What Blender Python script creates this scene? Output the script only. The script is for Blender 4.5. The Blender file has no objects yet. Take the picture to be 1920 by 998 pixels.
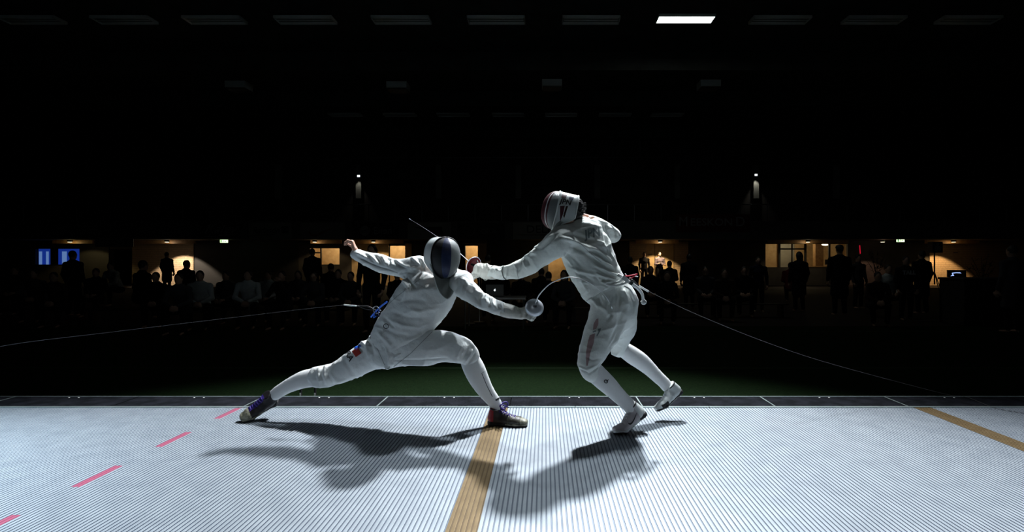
import bpy, math, random
import numpy as np
from mathutils import Vector, Matrix

# ------------------------------------------------------------------ camera
F_PX = 1000.0                 # focal length in pixels of a 1920 px wide frame
CAM_Z = 1.15                  # camera height over the piste (piste top is z = 0)
CX, CY = 1021.0, 489.0        # principal point (the photo is slightly off-centre)
SC = bpy.context.scene
COL = SC.collection
cam_d = bpy.data.cameras.new('camera')
cam = bpy.data.objects.new('camera', cam_d)
COL.objects.link(cam)
cam.location = (0, 0, CAM_Z)
cam.rotation_euler = (math.pi / 2, 0, 0)
cam_d.sensor_width = 36.0
cam_d.lens = 36.0 * F_PX / 1920.0
cam_d.shift_x = -(CX - 960.0) / 1920.0
cam_d.shift_y = (CY - 499.0) / 1920.0
cam_d.clip_end = 200
SC.camera = cam

# ------------------------------------------------------------------ world
w = bpy.data.worlds.new('dark_hall_air')
SC.world = w
w.use_nodes = True
w.node_tree.nodes['Background'].inputs[0].default_value = (0.5, 0.6, 0.75, 1)
w.node_tree.nodes['Background'].inputs[1].default_value = 0.0012

# ------------------------------------------------------------------ exposure
SC.view_settings.view_transform = 'Standard'
SC.view_settings.look = 'None'
SC.view_settings.exposure = 0.0
SC.view_settings.gamma = 1.0
SC.view_settings.use_curve_mapping = False

# ------------------------------------------------------------------ arena lights (floodlights hung over the piste, plus added side and front fills)
def spot(name, loc, aim, watts, col, cone, blend, radius):
    d = bpy.data.lights.new(name, 'SPOT')
    o = bpy.data.objects.new(name, d)
    COL.objects.link(o)
    o.location = loc
    o.rotation_euler = (Vector(aim) - Vector(loc)).to_track_quat('-Z', 'Y').to_euler()
    d.energy = watts; d.color = col
    d.spot_size = math.radians(cone); d.spot_blend = blend
    d.shadow_soft_size = radius
    return o
FLOODS = [
    # location, aim, watts, colour, cone, blend, radius
    ((0.95, 7.4, 6.9), (-0.4, 2.3, 0.2), 4900, (0.93, 0.97, 1.0), 66, 0.7, 0.18),
    ((0.9, 5.3, 6.9), (-0.8, 2.6, 0.2), 1150, (0.86, 0.94, 1.0), 62, 0.6, 0.16),
    ((-7.2, 2.6, 6.9), (-4.6, 1.8, 0.0), 7000, (0.68, 0.87, 1.0), 42, 1.0, 0.12),  # added lamp, only there to brighten the left end of the strip
    ((7.4, 3.4, 6.9), (4.6, 2.0, 0.0), 1500, (0.84, 0.91, 1.0), 46, 0.9, 0.12),  # added lamp, only there to brighten the right end of the strip
    ((0.6, -3.8, 6.2), (-0.2, 3.4, 0.9), 40, (0.88, 0.95, 1.0), 40, 0.8, 0.5),  # added weak front fill for the side of the fencers facing the camera
]
for i_, a_ in enumerate(FLOODS):
    spot('floodlight_beam', *a_)

# ------------------------------------------------------------------ helpers
def W(px, py, Y):
    """world point seen at photo pixel (px, py) at distance Y from the camera"""
    return np.array([(px - CX) * Y / F_PX, Y, CAM_Z - (py - CY) * Y / F_PX])

def tag(o, label=None, cat=None, group=None, kind=None):
    if label: o['label'] = label
    if cat: o['category'] = cat
    if group: o['group'] = group
    if kind: o['kind'] = kind
    return o

def empty(name, loc=(0, 0, 0), rz=0.0, parent=None):
    o = bpy.data.objects.new(name, None)
    COL.objects.link(o)
    o.location = loc
    o.rotation_euler = (0, 0, rz)
    o.empty_display_size = 0.1
    if parent: o.parent = parent
    return o

def np_mesh(name, verts, faces):
    """verts (n,3); faces (m,k) array of equal-sized polygons, or a list of lists"""
    me = bpy.data.meshes.new(name)
    if isinstance(faces, np.ndarray):
        n, m, k = len(verts), len(faces), faces.shape[1]
        me.vertices.add(n); me.vertices.foreach_set('co', np.asarray(verts, np.float32).ravel())
        me.loops.add(m * k); me.loops.foreach_set('vertex_index', faces.astype(np.int32).ravel())
        me.polygons.add(m)
        me.polygons.foreach_set('loop_start', np.arange(0, m * k, k, dtype=np.int32))
        me.polygons.foreach_set('loop_total', np.full(m, k, np.int32))
        me.update(calc_edges=True)
        me.validate()
    else:
        me.from_pydata([tuple(map(float, v)) for v in verts], [], [tuple(map(int, f)) for f in faces])
        me.update()
    return me

def link(name, me, mats, parent=None, smooth=False, loc=None):
    o = bpy.data.objects.new(name, me)
    COL.objects.link(o)
    if not isinstance(mats, (list, tuple)): mats = [mats]
    if len(me.materials) == 0:
        for m in mats: me.materials.append(m)
    if smooth:
        me.polygons.foreach_set('use_smooth', np.ones(len(me.polygons), bool))
    if parent: o.parent = parent
    if loc is not None: o.location = loc
    return o

class MB:
    """collects simple shapes, then links them as one mesh"""
    def __init__(s): s.v = []; s.f = []; s.mi = []
    def add(s, v, f, mi=0):
        b = len(s.v); s.v += [tuple(map(float, p)) for p in v]
        s.f += [tuple(i + b for i in q) for q in f]; s.mi += [mi] * len(f)
        return s
    def box(s, x0, x1, y0, y1, z0, z1, mi=0):
        v = [(x, y, z) for z in (z0, z1) for y in (y0, y1) for x in (x0, x1)]
        return s.add(v, [(0, 2, 3, 1), (4, 5, 7, 6), (0, 1, 5, 4), (2, 6, 7, 3), (0, 4, 6, 2), (1, 3, 7, 5)], mi)
    def obox(s, c, ax, ay, az, hx, hy, hz, mi=0):
        c = np.array(c, float)
        ax, ay, az = [np.array(a, float) / np.linalg.norm(a) for a in (ax, ay, az)]
        v = [c + ax * hx * i + ay * hy * j + az * hz * k for k in (-1, 1) for j in (-1, 1) for i in (-1, 1)]
        return s.add(v, [(0, 2, 3, 1), (4, 5, 7, 6), (0, 1, 5, 4), (2, 6, 7, 3), (0, 4, 6, 2), (1, 3, 7, 5)], mi)
    def tube(s, pts, r, n=8, mi=0, flat=1.0):
        pts = [np.array(p, float) for p in pts]
        rs = r if isinstance(r, (list, tuple, np.ndarray)) else [r] * len(pts)
        v = []; f = []; u = None
        for i, p in enumerate(pts):
            t = pts[min(i + 1, len(pts) - 1)] - pts[max(i - 1, 0)]
            t = t / (np.linalg.norm(t) + 1e-12)
            if u is None:
                u = np.cross(t, (0, 1, 0.01))
                if np.linalg.norm(u) < 0.1: u = np.cross(t, (1, 0, 0))
            u = u - t * np.dot(u, t); u /= np.linalg.norm(u) + 1e-12
            w_ = np.cross(t, u)
            for k in range(n):
                a = 2 * math.pi * k / n
                v.append(p + u * rs[i] * math.cos(a) + w_ * rs[i] * flat * math.sin(a))
        m = len(pts)
        for i in range(m - 1):
            for k in range(n):
                f.append((i * n + k, i * n + (k + 1) % n, (i + 1) * n + (k + 1) % n, (i + 1) * n + k))
        f.append(tuple(range(n - 1, -1, -1))); f.append(tuple((m - 1) * n + k for k in range(n)))
        return s.add(v, f, mi)
    def cyl(s, c0, c1, r0, r1=None, n=14, mi=0):
        return s.tube([c0, c1], [r0, r0 if r1 is None else r1], n, mi)
    def lathe(s, prof, c, axis, n=28, mi=0):
        """prof: (radius, height along axis) pairs"""
        axis = np.array(axis, float); axis /= np.linalg.norm(axis)
        u = np.cross(axis, (0, 0, 1.0))
        if np.linalg.norm(u) < 0.05: u = np.cross(axis, (1.0, 0, 0))
        u /= np.linalg.norm(u); w_ = np.cross(axis, u)
        v = []; f = []
        for r, h in prof:
            for k in range(n):
                a = 2 * math.pi * k / n
                v.append(np.array(c) + axis * h + r * (u * math.cos(a) + w_ * math.sin(a)))
        for i in range(len(prof) - 1):
            for k in range(n):
                f.append((i * n + k, i * n + (k + 1) % n, (i + 1) * n + (k + 1) % n, (i + 1) * n + k))
        return s.add(v, f, mi)
    def build(s, name, mats, parent=None, smooth=False):
        me = bpy.data.meshes.new(name)
        me.from_pydata(s.v, [], s.f)
        o = link(name, me, mats, parent, smooth)
        me.polygons.foreach_set('material_index', np.array(s.mi, np.int32))
        me.update()
        return o

def smooth_by_angle(o, deg=40):
    me = o.data
    me.polygons.foreach_set('use_smooth', np.ones(len(me.polygons), bool))
    try: me.set_sharp_from_angle(angle=math.radians(deg))
    except Exception: pass

def curve_pts(pts, n=10):
    """Catmull-Rom through the points"""
    P = [np.array(p, float) for p in pts]
    P = [2 * P[0] - P[1]] + P + [2 * P[-1] - P[-2]]
    out = []
    for i in range(1, len(P) - 2):
        for k in range(n):
            t = k / n
            a, b, c, d = P[i - 1], P[i], P[i + 1], P[i + 2]
            out.append(0.5 * ((2 * b) + (c - a) * t + (2 * a - 5 * b + 4 * c - d) * t * t + (3 * b - a - 3 * c + d) * t ** 3))
    out.append(P[-2])
    return out

# ------------------------------------------------------------------ materials
def mat(name, col, rough=0.6, metal=0.0, noise=None, bump=None, emit=None, sheen=0.0, spec=0.5):
    """noise=(scale, second colour, low, high); bump=(scale, strength, distance)"""
    m = bpy.data.materials.new(name)
    m.use_nodes = True
    nt = m.node_tree; N = nt.nodes; b = N['Principled BSDF']
    b.inputs['Base Color'].default_value = (*col, 1)
    b.inputs['Roughness'].default_value = rough
    b.inputs['Metallic'].default_value = metal
    b.inputs['Specular IOR Level'].default_value = spec
    if sheen:
        b.inputs['Sheen Weight'].default_value = sheen
        b.inputs['Sheen Roughness'].default_value = 0.4
    if emit:
        b.inputs['Emission Color'].default_value = (*emit[0], 1)
        b.inputs['Emission Strength'].default_value = emit[1]
    tc = N.new('ShaderNodeTexCoord')
    if noise:
        n = N.new('ShaderNodeTexNoise'); n.inputs['Scale'].default_value = noise[0]; n.inputs['Detail'].default_value = 6
        r = N.new('ShaderNodeMapRange'); r.inputs[1].default_value = noise[2]; r.inputs[2].default_value = noise[3]
        x = N.new('ShaderNodeMix'); x.data_type = 'RGBA'
        x.inputs[6].default_value = (*col, 1); x.inputs[7].default_value = (*noise[1], 1)
        nt.links.new(tc.outputs['Object'], n.inputs['Vector'])
        nt.links.new(n.outputs['Fac'], r.inputs[0]); nt.links.new(r.outputs[0], x.inputs[0])
        nt.links.new(x.outputs[2], b.inputs['Base Color'])
    if bump:
        n = N.new('ShaderNodeTexNoise'); n.inputs['Scale'].default_value = bump[0]; n.inputs['Detail'].default_value = 4
        p = N.new('ShaderNodeBump'); p.inputs['Strength'].default_value = bump[1]; p.inputs['Distance'].default_value = bump[2]
        nt.links.new(tc.outputs['Object'], n.inputs['Vector'])
        nt.links.new(n.outputs['Fac'], p.inputs['Height']); nt.links.new(p.outputs[0], b.inputs['Normal'])
    return m

M = {}
M['cloth'] = mat('white_fencing_cloth', (0.76, 0.79, 0.79), 0.75, bump=(38, 0.45, 0.010), noise=(7, (0.68, 0.72, 0.73), 0.4, 0.7), sheen=0.15)
M['cloth_b'] = mat('ivory_fencing_cloth', (0.74, 0.78, 0.76), 0.72, bump=(36, 0.5, 0.010), noise=(7, (0.64, 0.70, 0.68), 0.4, 0.7), sheen=0.15)
M['sock'] = mat('white_knit_sock', (0.74, 0.76, 0.77), 0.85, bump=(260, 0.3, 0.002))
M['glove'] = mat('grey_white_glove_leather', (0.60, 0.60, 0.56), 0.6, bump=(60, 0.4, 0.004))
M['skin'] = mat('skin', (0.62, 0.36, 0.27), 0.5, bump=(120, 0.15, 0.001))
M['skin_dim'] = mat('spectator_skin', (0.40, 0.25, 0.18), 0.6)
M['bib'] = mat('grey_mask_bib_knit', (0.25, 0.27, 0.26), 0.9, bump=(300, 0.6, 0.003))
M['shell'] = mat('pale_mask_shell', (0.60, 0.65, 0.66), 0.5, bump=(200, 0.15, 0.001))
M['trim'] = mat('pale_mask_trim', (0.70, 0.73, 0.73), 0.5)
M['mesh_black'] = mat('black_wire_mesh', (0.006, 0.006, 0.008), 0.6)
M['mesh_navy'] = mat('navy_wire_mesh', (0.012, 0.022, 0.075), 0.45, noise=(18, (0.03, 0.045, 0.11), 0.5, 0.7))
M['mesh_grey'] = mat('grey_wire_mesh', (0.17, 0.19, 0.195), 0.5, bump=(500, 0.6, 0.002))
M['maroon'] = mat('dark_red_paint', (0.055, 0.007, 0.014), 0.5)
M['red'] = mat('bright_red', (0.62, 0.02, 0.05), 0.45)
M['guard_red'] = mat('dark_red_guard_lining', (0.12, 0.004, 0.010), 0.55, bump=(60, 0.3, 0.003))
M['pink'] = mat('pink_red_lane_paint', (0.45, 0.12, 0.2), 0.45, metal=0.2)
M['steel'] = mat('polished_steel', (0.72, 0.76, 0.84), 0.36, 0.6)
M['steel_dull'] = mat('brushed_steel', (0.38, 0.39, 0.41), 0.35, 1.0)
M['alu'] = mat('aluminium_trim', (0.62, 0.72, 0.71), 0.35, 0.7, noise=(6, (0.5, 0.6, 0.6), 0.4, 0.6))
M['black'] = mat('black_rubber', (0.012, 0.012, 0.014), 0.6)
M['black_cloth'] = mat('black_cloth', (0.008, 0.008, 0.010), 0.9, spec=0.1)
M['navy_cloth'] = mat('navy_cloth', (0.010, 0.012, 0.028), 0.9, spec=0.1)
M['grey_cloth'] = mat('grey_cloth', (0.05, 0.05, 0.055), 0.9, spec=0.1)
M['brown_cloth'] = mat('dark_brown_cloth', (0.03, 0.02, 0.015), 0.9, spec=0.1)
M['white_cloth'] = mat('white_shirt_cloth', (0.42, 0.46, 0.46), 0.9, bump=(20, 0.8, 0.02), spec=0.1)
M['stripe_cloth'] = mat('greyish_pink_cloth', (0.17, 0.14, 0.18), 0.9, bump=(12, 0.8, 0.02), spec=0.1)
M['red_cloth'] = mat('dark_red_cloth', (0.10, 0.012, 0.012), 0.9, spec=0.1)
M['hair'] = mat('black_hair', (0.008, 0.007, 0.007), 0.55, bump=(150, 0.8, 0.004))
M['blue'] = mat('royal_blue_plastic', (0.02, 0.12, 0.60), 0.4)
M['purple'] = mat('purple_laces', (0.035, 0.015, 0.20), 0.6)
M['shoe_dark'] = mat('dark_olive_shoe', (0.030, 0.028, 0.020), 0.5, noise=(40, (0.16, 0.16, 0.11), 0.52, 0.66), bump=(120, 0.3, 0.002))
M['shoe_black'] = mat('black_shoe_leather', (0.010, 0.008, 0.010), 0.5)
M['olive'] = mat('olive_grey_rubber', (0.30, 0.29, 0.22), 0.5, noise=(50, (0.14, 0.14, 0.10), 0.45, 0.6))
M['shoe_red'] = mat('dark_red_shoe_heel', (0.30, 0.01, 0.02), 0.5)
M['shoe_grey'] = mat('pale_grey_shoe_mesh', (0.46, 0.43, 0.45), 0.6, bump=(300, 0.4, 0.002))
M['shoe_white'] = mat('white_shoe_panel', (0.62, 0.66, 0.66), 0.45)
M['print'] = mat('black_print', (0.012, 0.014, 0.016), 0.6)
M['print_grey'] = mat('faded_grey_print', (0.20, 0.25, 0.26), 0.7)
M['white_print'] = mat('white_print', (0.75, 0.76, 0.76), 0.6)
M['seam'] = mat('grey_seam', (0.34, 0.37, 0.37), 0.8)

# ------------------------------------------------------------------ distance fields -> one continuous mesh
class Field:
    def __init__(s): s.ops = []
    def chain(s, pts, ra, rb, k=0.012, ref=(0, 1, 0), k0=None):
        """elliptical tube through 3-D pts; ra across (perpendicular to ref), rb along ref"""
        pts = [np.array(p, float) for p in pts]
        for i in range(len(pts) - 1):
            s.ops.append(('seg', pts[i], pts[i + 1], ra[i], ra[i + 1], rb[i], rb[i + 1], (k0 if (i == 0 and k0 is not None) else k), np.array(ref, float)))
        return s
    def px(s, rows, k=0.012, k0=None):
        """rows: (px, py, Y, radius in photo pixels, depth radius in metres)"""
        if len(rows) > 2:
            rows = [tuple(r) for r in curve_pts(rows, 3)]
            k, k0 = 0.004, (k if k0 is None else k0)
        return s.chain([W(r[0], r[1], r[2]) for r in rows], [r[3] * r[2] / F_PX for r in rows], [r[4] for r in rows], k, (0, 1, 0), k0)
    def ell(s, c, r, k=0.012, R=None):
        s.ops.append(('ell', np.array(c, float), np.array(r, float), k, None if R is None else np.array(R, float)))
        return s
    def cut(s, planes, k=None):
        s.ops.append(('cut', [(np.array(p, float), np.array(n, float) / np.linalg.norm(n)) for p, n in planes]))
        return s
    def extend(s, o): s.ops += o.ops; return s
    @staticmethod
    def _k(op): return {'seg': lambda: op[7], 'ell': lambda: op[3]}.get(op[0], lambda: 0)()
    @staticmethod
    def bbox(op):
        if op[0] == 'seg':
            m = max(op[3:7]); a, b = op[1], op[2]
            return np.minimum(a, b) - m, np.maximum(a, b) + m
        if op[0] == 'ell':
            m = op[2].max() if op[4] is not None else op[2]
            return op[1] - m, op[1] + m
        return None
    @staticmethod
    def dist(op, X, Y, Z):
        if op[0] == 'seg':
            _, A, B, a0, a1, b0, b1, k, ref = op
            ax = B - A; L = np.linalg.norm(ax) + 1e-9; ax = ax / L
            u = np.cross(ax, ref); n = np.linalg.norm(u)
            if n < 0.15: u = np.cross(ax, (1.0, 0.02, 0.0)); n = np.linalg.norm(u)
            u = u / n; w_ = np.cross(u, ax)
            qx, qy, qz = X - A[0], Y - A[1], Z - A[2]
            h = qx * ax[0] + qy * ax[1] + qz * ax[2]
            t = np.clip(h / L, 0, 1); e = h - t * L
            a = a0 + (a1 - a0) * t; b = b0 + (b1 - b0) * t; c = np.minimum(a, b)
            p = qx * u[0] + qy * u[1] + qz * u[2]; q = qx * w_[0] + qy * w_[1] + qz * w_[2]
            k0 = np.sqrt((p / a) ** 2 + (q / b) ** 2 + (e / c) ** 2) + 1e-9
            k1 = np.sqrt((p / a ** 2) ** 2 + (q / b ** 2) ** 2 + (e / c ** 2) ** 2) + 1e-9
            return k0 * (k0 - 1) / k1
        c, r, R = op[1], op[2], op[4]
        qx, qy, qz = X - c[0], Y - c[1], Z - c[2]
        if R is not None:
            qx, qy, qz = (R[0, i] * 0 + (qx * R[0, i] + qy * R[1, i] + qz * R[2, i]) for i in range(3))
        k0 = np.sqrt((qx / r[0]) ** 2 + (qy / r[1]) ** 2 + (qz / r[2]) ** 2) + 1e-9
        k1 = np.sqrt((qx / r[0] ** 2) ** 2 + (qy / r[1] ** 2) ** 2 + (qz / r[2] ** 2) ** 2) + 1e-9
        return k0 * (k0 - 1) / k1
    def grid(s, h, off=0.0):
        bbs = [s.bbox(o) for o in s.ops if o[0] != 'cut']
        lo = np.min([b[0] for b in bbs], 0) - 3 * h; hi = np.max([b[1] for b in bbs], 0) + 3 * h
        n = np.ceil((hi - lo) / h).astype(int) + 1
        d = np.full(n, 0.3, np.float32)
        for op in s.ops:
            if op[0] == 'cut':
                g = None
                ax = [lo[i] + h * np.arange(n[i]) for i in range(3)]
                for P, N_ in op[1]:
                    f = ((ax[0] - P[0]) * N_[0])[:, None, None] + ((ax[1] - P[1]) * N_[1])[None, :, None] + ((ax[2] - P[2]) * N_[2])[None, None, :]
                    g = f if g is None else np.minimum(g, f)
                np.maximum(d, g.astype(np.float32), out=d)
                continue
            b0, b1 = s.bbox(op); k = s._k(op); m = k + 2.5 * h
            i0 = np.maximum(((b0 - m - lo) / h).astype(int), 0); i1 = np.minimum(((b1 + m - lo) / h).astype(int) + 2, n)
            X = (lo[0] + h * np.arange(i0[0], i1[0]))[:, None, None]
            Y = (lo[1] + h * np.arange(i0[1], i1[1]))[None, :, None]
            Z = (lo[2] + h * np.arange(i0[2], i1[2]))[None, None, :]
            e = s.dist(op, X, Y, Z)
            sl = tuple(slice(a, b) for a, b in zip(i0, i1))
            c = d[sl]
            hh = np.maximum(k - np.abs(c - e), 0) / max(k, 1e-6)
            d[sl] = np.minimum(c, e) - hh * hh * k * 0.25
        return d + off, lo, h
    def surface(s, h, off=0.0, smooth=1):
        d, lo, h = s.grid(h, off)
        return surface_nets(d, lo, h, smooth)

def surface_nets(d, lo, h, smooth=1):
    s = d < 0
    c = np.zeros(tuple(np.array(s.shape) - 1), np.int8)
    nx, ny, nz = c.shape
    offs = [(i, j, k) for i in (0, 1) for j in (0, 1) for k in (0, 1)]
    for i, j, k in offs: c += s[i:i + nx, j:j + ny, k:k + nz]
    act = np.argwhere((c > 0) & (c < 8))
    idx = np.full(c.shape, -1, np.int32)
    idx[act[:, 0], act[:, 1], act[:, 2]] = np.arange(len(act))
    acc = np.zeros((len(act), 3)); cnt = np.zeros(len(act))
    for a in offs:
        for ax in range(3):
            if a[ax] == 0:
                b = list(a); b[ax] = 1
                va = d[act[:, 0] + a[0], act[:, 1] + a[1], act[:, 2] + a[2]]
                vb = d[act[:, 0] + b[0], act[:, 1] + b[1], act[:, 2] + b[2]]
                mk = (va < 0) != (vb < 0)
                t = np.where(mk, va / np.where(mk, va - vb, 1), 0)
                p = np.tile(np.array(a, float), (len(act), 1)); p[:, ax] += t
                acc[mk] += p[mk]; cnt[mk] += 1
    v = lo + h * (act + acc / cnt[:, None])
    quads = []
    for ax in range(3):
        o1, o2 = (ax + 1) % 3, (ax + 2) % 3
        sa = [slice(None)] * 3; sb = [slice(None)] * 3
        sa[ax] = slice(0, -1); sb[ax] = slice(1, None)
        A, B = s[tuple(sa)], s[tuple(sb)]
        E = np.argwhere(A != B)
        E = E[(E[:, o1] > 0) & (E[:, o2] > 0) & (E[:, o1] < s.shape[o1] - 1) & (E[:, o2] < s.shape[o2] - 1)]
        inside = A[E[:, 0], E[:, 1], E[:, 2]]
        def cell(d1, d2):
            q = E.copy(); q[:, o1] += d1; q[:, o2] += d2
            return idx[q[:, 0], q[:, 1], q[:, 2]]
        q = np.stack([cell(-1, -1), cell(0, -1), cell(0, 0), cell(-1, 0)], 1)
        q[~inside] = q[~inside][:, ::-1]
        quads.append(q)
    q = np.concatenate(quads)
    q = q[(q >= 0).all(1)]
    if smooth: v = relax(v, q, smooth)
    return v, q

def relax(v, q, it):
    e = np.concatenate([q[:, [0, 1]], q[:, [1, 2]], q[:, [2, 3]], q[:, [3, 0]]])
    n = len(v)
    deg = np.bincount(e.ravel(), minlength=n).astype(float)
    for k in range(it * 2):
        lam = 0.5 if k % 2 == 0 else -0.45
        s_ = np.stack([np.bincount(e[:, 0], v[e[:, 1], i], n) + np.bincount(e[:, 1], v[e[:, 0], i], n) for i in range(3)], 1)
        v = v + lam * (s_ / np.maximum(deg, 1)[:, None] - v)
    return v

def vnormals(v, q):
    n = np.cross(v[q[:, 2]] - v[q[:, 0]], v[q[:, 3]] - v[q[:, 1]])
    out = np.stack([sum(np.bincount(q[:, k], n[:, i], len(v)) for k in range(4)) for i in range(3)], 1)
    return out / (np.linalg.norm(out, axis=1)[:, None] + 1e-12)

_rs = np.random.RandomState(5)
_LAT = _rs.rand(32, 32, 32).astype(np.float32)
def vnoise(p):
    i = np.floor(p).astype(int); f = p - i; f = f * f * (3 - 2 * f); i &= 31; j = (i + 1) & 31
    def L(a, b, c): return _LAT[a, b, c]
    x0, y0, z0 = i.T; x1, y1, z1 = j.T; fx, fy, fz = f.T
    a = L(x0, y0, z0) * (1 - fx) + L(x1, y0, z0) * fx
    b = L(x0, y1, z0) * (1 - fx) + L(x1, y1, z0) * fx
    c = L(x0, y0, z1) * (1 - fx) + L(x1, y0, z1) * fx
    d = L(x0, y1, z1) * (1 - fx) + L(x1, y1, z1) * fx
    return ((a * (1 - fy) + b * fy) * (1 - fz) + (c * (1 - fy) + d * fy) * fz) * 2 - 1

def to_px(v):
    return np.stack([CX + v[:, 0] / v[:, 1] * F_PX, CY + (CAM_Z - v[:, 2]) / v[:, 1] * F_PX], 1)

def fold(v, n, lines, side=None):
    """push cloth out (+) or in (-) along drawn fold lines: (points in photo px, amplitude mm, half width px)"""
    P = to_px(v); d = np.zeros(len(v))
    for pts, amp, wd in lines:
        best = np.full(len(v), 1e9); tt = np.zeros(len(v)); m = len(pts) - 1
        pts = np.array(pts, float)
        sel = (P[:, 0] > pts[:, 0].min() - 4 * wd) & (P[:, 0] < pts[:, 0].max() + 4 * wd) & (P[:, 1] > pts[:, 1].min() - 4 * wd) & (P[:, 1] < pts[:, 1].max() + 4 * wd)
        ii = np.nonzero(sel)[0]; Q = P[ii]
        bb = np.full(len(ii), 1e9); tb = np.zeros(len(ii))
        for k in range(m):
            a, b = pts[k], pts[k + 1]; ab = b - a
            t = np.clip(((Q - a) @ ab) / (ab @ ab + 1e-9), 0, 1)
            r = np.linalg.norm(Q - a - t[:, None] * ab, axis=1)
            c = r < bb; bb[c] = r[c]; tb[c] = (k + t[c]) / m
        taper = np.minimum(1, np.minimum(tb, 1 - tb) * 4 + 0.25)
        d[ii] += 2.6 * amp * 0.001 * np.exp(-(bb / (wd * 0.85)) ** 2) * taper
    if side is not None: d *= side(v, n)
    return v + n * d[:, None]

def facing(v, n):
    """1 on the side of the cloth turned to the hall side where these folds lie, 0 on the other"""
    return np.clip(0.5 - n[:, 1] * 1.5, 0, 1)

def cloth_noise(v, n, amp, fr, seed=0.0):
    p = v * np.array(fr) + seed
    a = vnoise(p + 0.6 * vnoise(p * 0.7 + 9)[:, None]); b = vnoise(p * 2.1 + 5)
    r = (1 - np.abs(a)) ** 3
    return v + n * (amp * (r - 0.35) + amp * 0.35 * b)[:, None]

def sheet(field, h, name, mats, parent, off=0.0, folds=None, noise=None, fn=None, smooth=1, allround=False):
    v, q = field.surface(h, off, smooth)
    n = vnormals(v, q)
    if noise: v = cloth_noise(v, n, *noise)
    if folds: v = fold(v, n, folds, None if allround else facing)
    me = np_mesh(name, v, q)
    o = link(name, me, mats, parent, True)
    if fn is not None:
        c = v[q].mean(1)
        me.polygons.foreach_set('material_index', np.asarray(fn(c), np.int32))
    return o

def hand(field, wrist, f, n, thumb, curl=(0.5, 0.5, 0.5, 0.5), r=0.0085, spread=0.0, scale=1.0, tcurl=0.4, k=0.006):
    """palm and five separate fingers; f: direction of fingers, n: palm side, thumb: +1/-1"""
    wrist = np.array(wrist, float); f = np.array(f, float); f /= np.linalg.norm(f)
    n = np.array(n, float); n -= f * (n @ f); n /= np.linalg.norm(n)
    s = np.cross(f, n) * thumb
    S = scale
    field.chain([wrist - f * 0.03 * S, wrist + f * 0.02 * S, wrist + f * 0.085 * S], [0.026 * S, 0.033 * S, 0.038 * S], [0.021 * S, 0.019 * S, 0.014 * S], 0.012, ref=n)
    L = [0.072, 0.082, 0.076, 0.060]
    for i in range(4):
        b = wrist + f * (0.088 - 0.004 * abs(i - 1)) * S + s * (0.029 - 0.0195 * i) * S
        d = f + s * spread * (1.5 - i) * 0.25; d /= np.linalg.norm(d)
        pts = [b - f * 0.012 * S, b]; ang = 0
        for j, fr in enumerate((0.46, 0.30, 0.24)):
            ang += curl[i] * (1.15 if j < 2 else 0.7)
            dd = d * math.cos(ang) + n * math.sin(ang)
            pts.append(pts[-1] + dd * L[i] * fr * S)
        rr = [r * S, r * 1.05 * S, r * S, r * 0.9 * S, r * 0.78 * S]
        if i == 3: rr = [x * 0.88 for x in rr]
        field.chain(pts, rr, rr, k, ref=n, k0=0.008)
    t0 = wrist + f * 0.022 * S + s * 0.026 * S
    d1 = f * 0.62 + s * 0.70 + n * 0.30; d1 /= np.linalg.norm(d1)
    d2 = d1 * math.cos(tcurl) + (n * 0.5 + f * 0.5 - s * 0.5) * math.sin(tcurl); d2 /= np.linalg.norm(d2)
    d3 = d2 * math.cos(tcurl) + (n * 0.4 - s * 0.8) * math.sin(tcurl); d3 /= np.linalg.norm(d3)
    pts = [t0, t0 + d1 * 0.040 * S, t0 + d1 * 0.040 * S + d2 * 0.030 * S, t0 + d1 * 0.040 * S + d2 * 0.030 * S + d3 * 0.024 * S]
    rr = [0.0135 * S, 0.0115 * S, 0.0105 * S, 0.0085 * S]
    field.chain(pts, rr, rr, k, ref=n, k0=0.01)
    return field

# ------------------------------------------------------------------ flat print laid on a surface
def text_mesh(txt, size=1.0, shear=0.0, weight=0.0, align='CENTER'):
    cu = bpy.data.curves.new('lettering', 'FONT')
    cu.body = txt; cu.size = size; cu.shear = shear; cu.offset = weight
    cu.align_x = align; cu.align_y = 'CENTER'; cu.resolution_u = 3
    o = bpy.data.objects.new('lettering', cu)
    COL.objects.link(o)
    dg = bpy.context.evaluated_depsgraph_get()
    me = bpy.data.meshes.new_from_object(o.evaluated_get(dg))
    bpy.data.objects.remove(o)
    return me

def refine(me, mx):
    import bmesh
    bm = bmesh.new(); bm.from_mesh(me); bmesh.ops.triangulate(bm, faces=bm.faces[:])
    for _ in range(6):
        e = [e for e in bm.edges if e.calc_length() > mx]
        if not e or len(bm.faces) > 6000: break
        bmesh.ops.subdivide_edges(bm, edges=e, cuts=1, use_grid_fill=True)
        bmesh.ops.triangulate(bm, faces=[f for f in bm.faces if len(f.verts) > 3])
    bmesh.ops.triangulate(bm, faces=bm.faces[:])
    bm.to_mesh(me); bm.free()

def decal(name, me, frame, target, m, parent, lift=0.0015, mx=0.012):
    """frame: 4x4 whose xy plane carries the print; print is dropped along -z of the frame onto target"""
    from mathutils.bvhtree import BVHTree
    refine(me, mx)
    tm = target.data
    if not hasattr(decal, 'cache'): decal.cache = {}
    if target.name not in decal.cache:
        vv = [v.co.copy() for v in tm.vertices]
        decal.cache[target.name] = BVHTree.FromPolygons(vv, [tuple(p.vertices) for p in tm.polygons])
    bvh = decal.cache[target.name]
    d = -(frame.to_3x3() @ Vector((0, 0, 1))).normalized()
    for v in me.vertices:
        p = frame @ v.co
        hit = bvh.ray_cast(p, d, 1.0)
        v.co = (hit[0] - d * lift) if hit[0] is not None else p
    me.materials.clear()
    o = link(name, me, m, parent)
    return o

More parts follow.
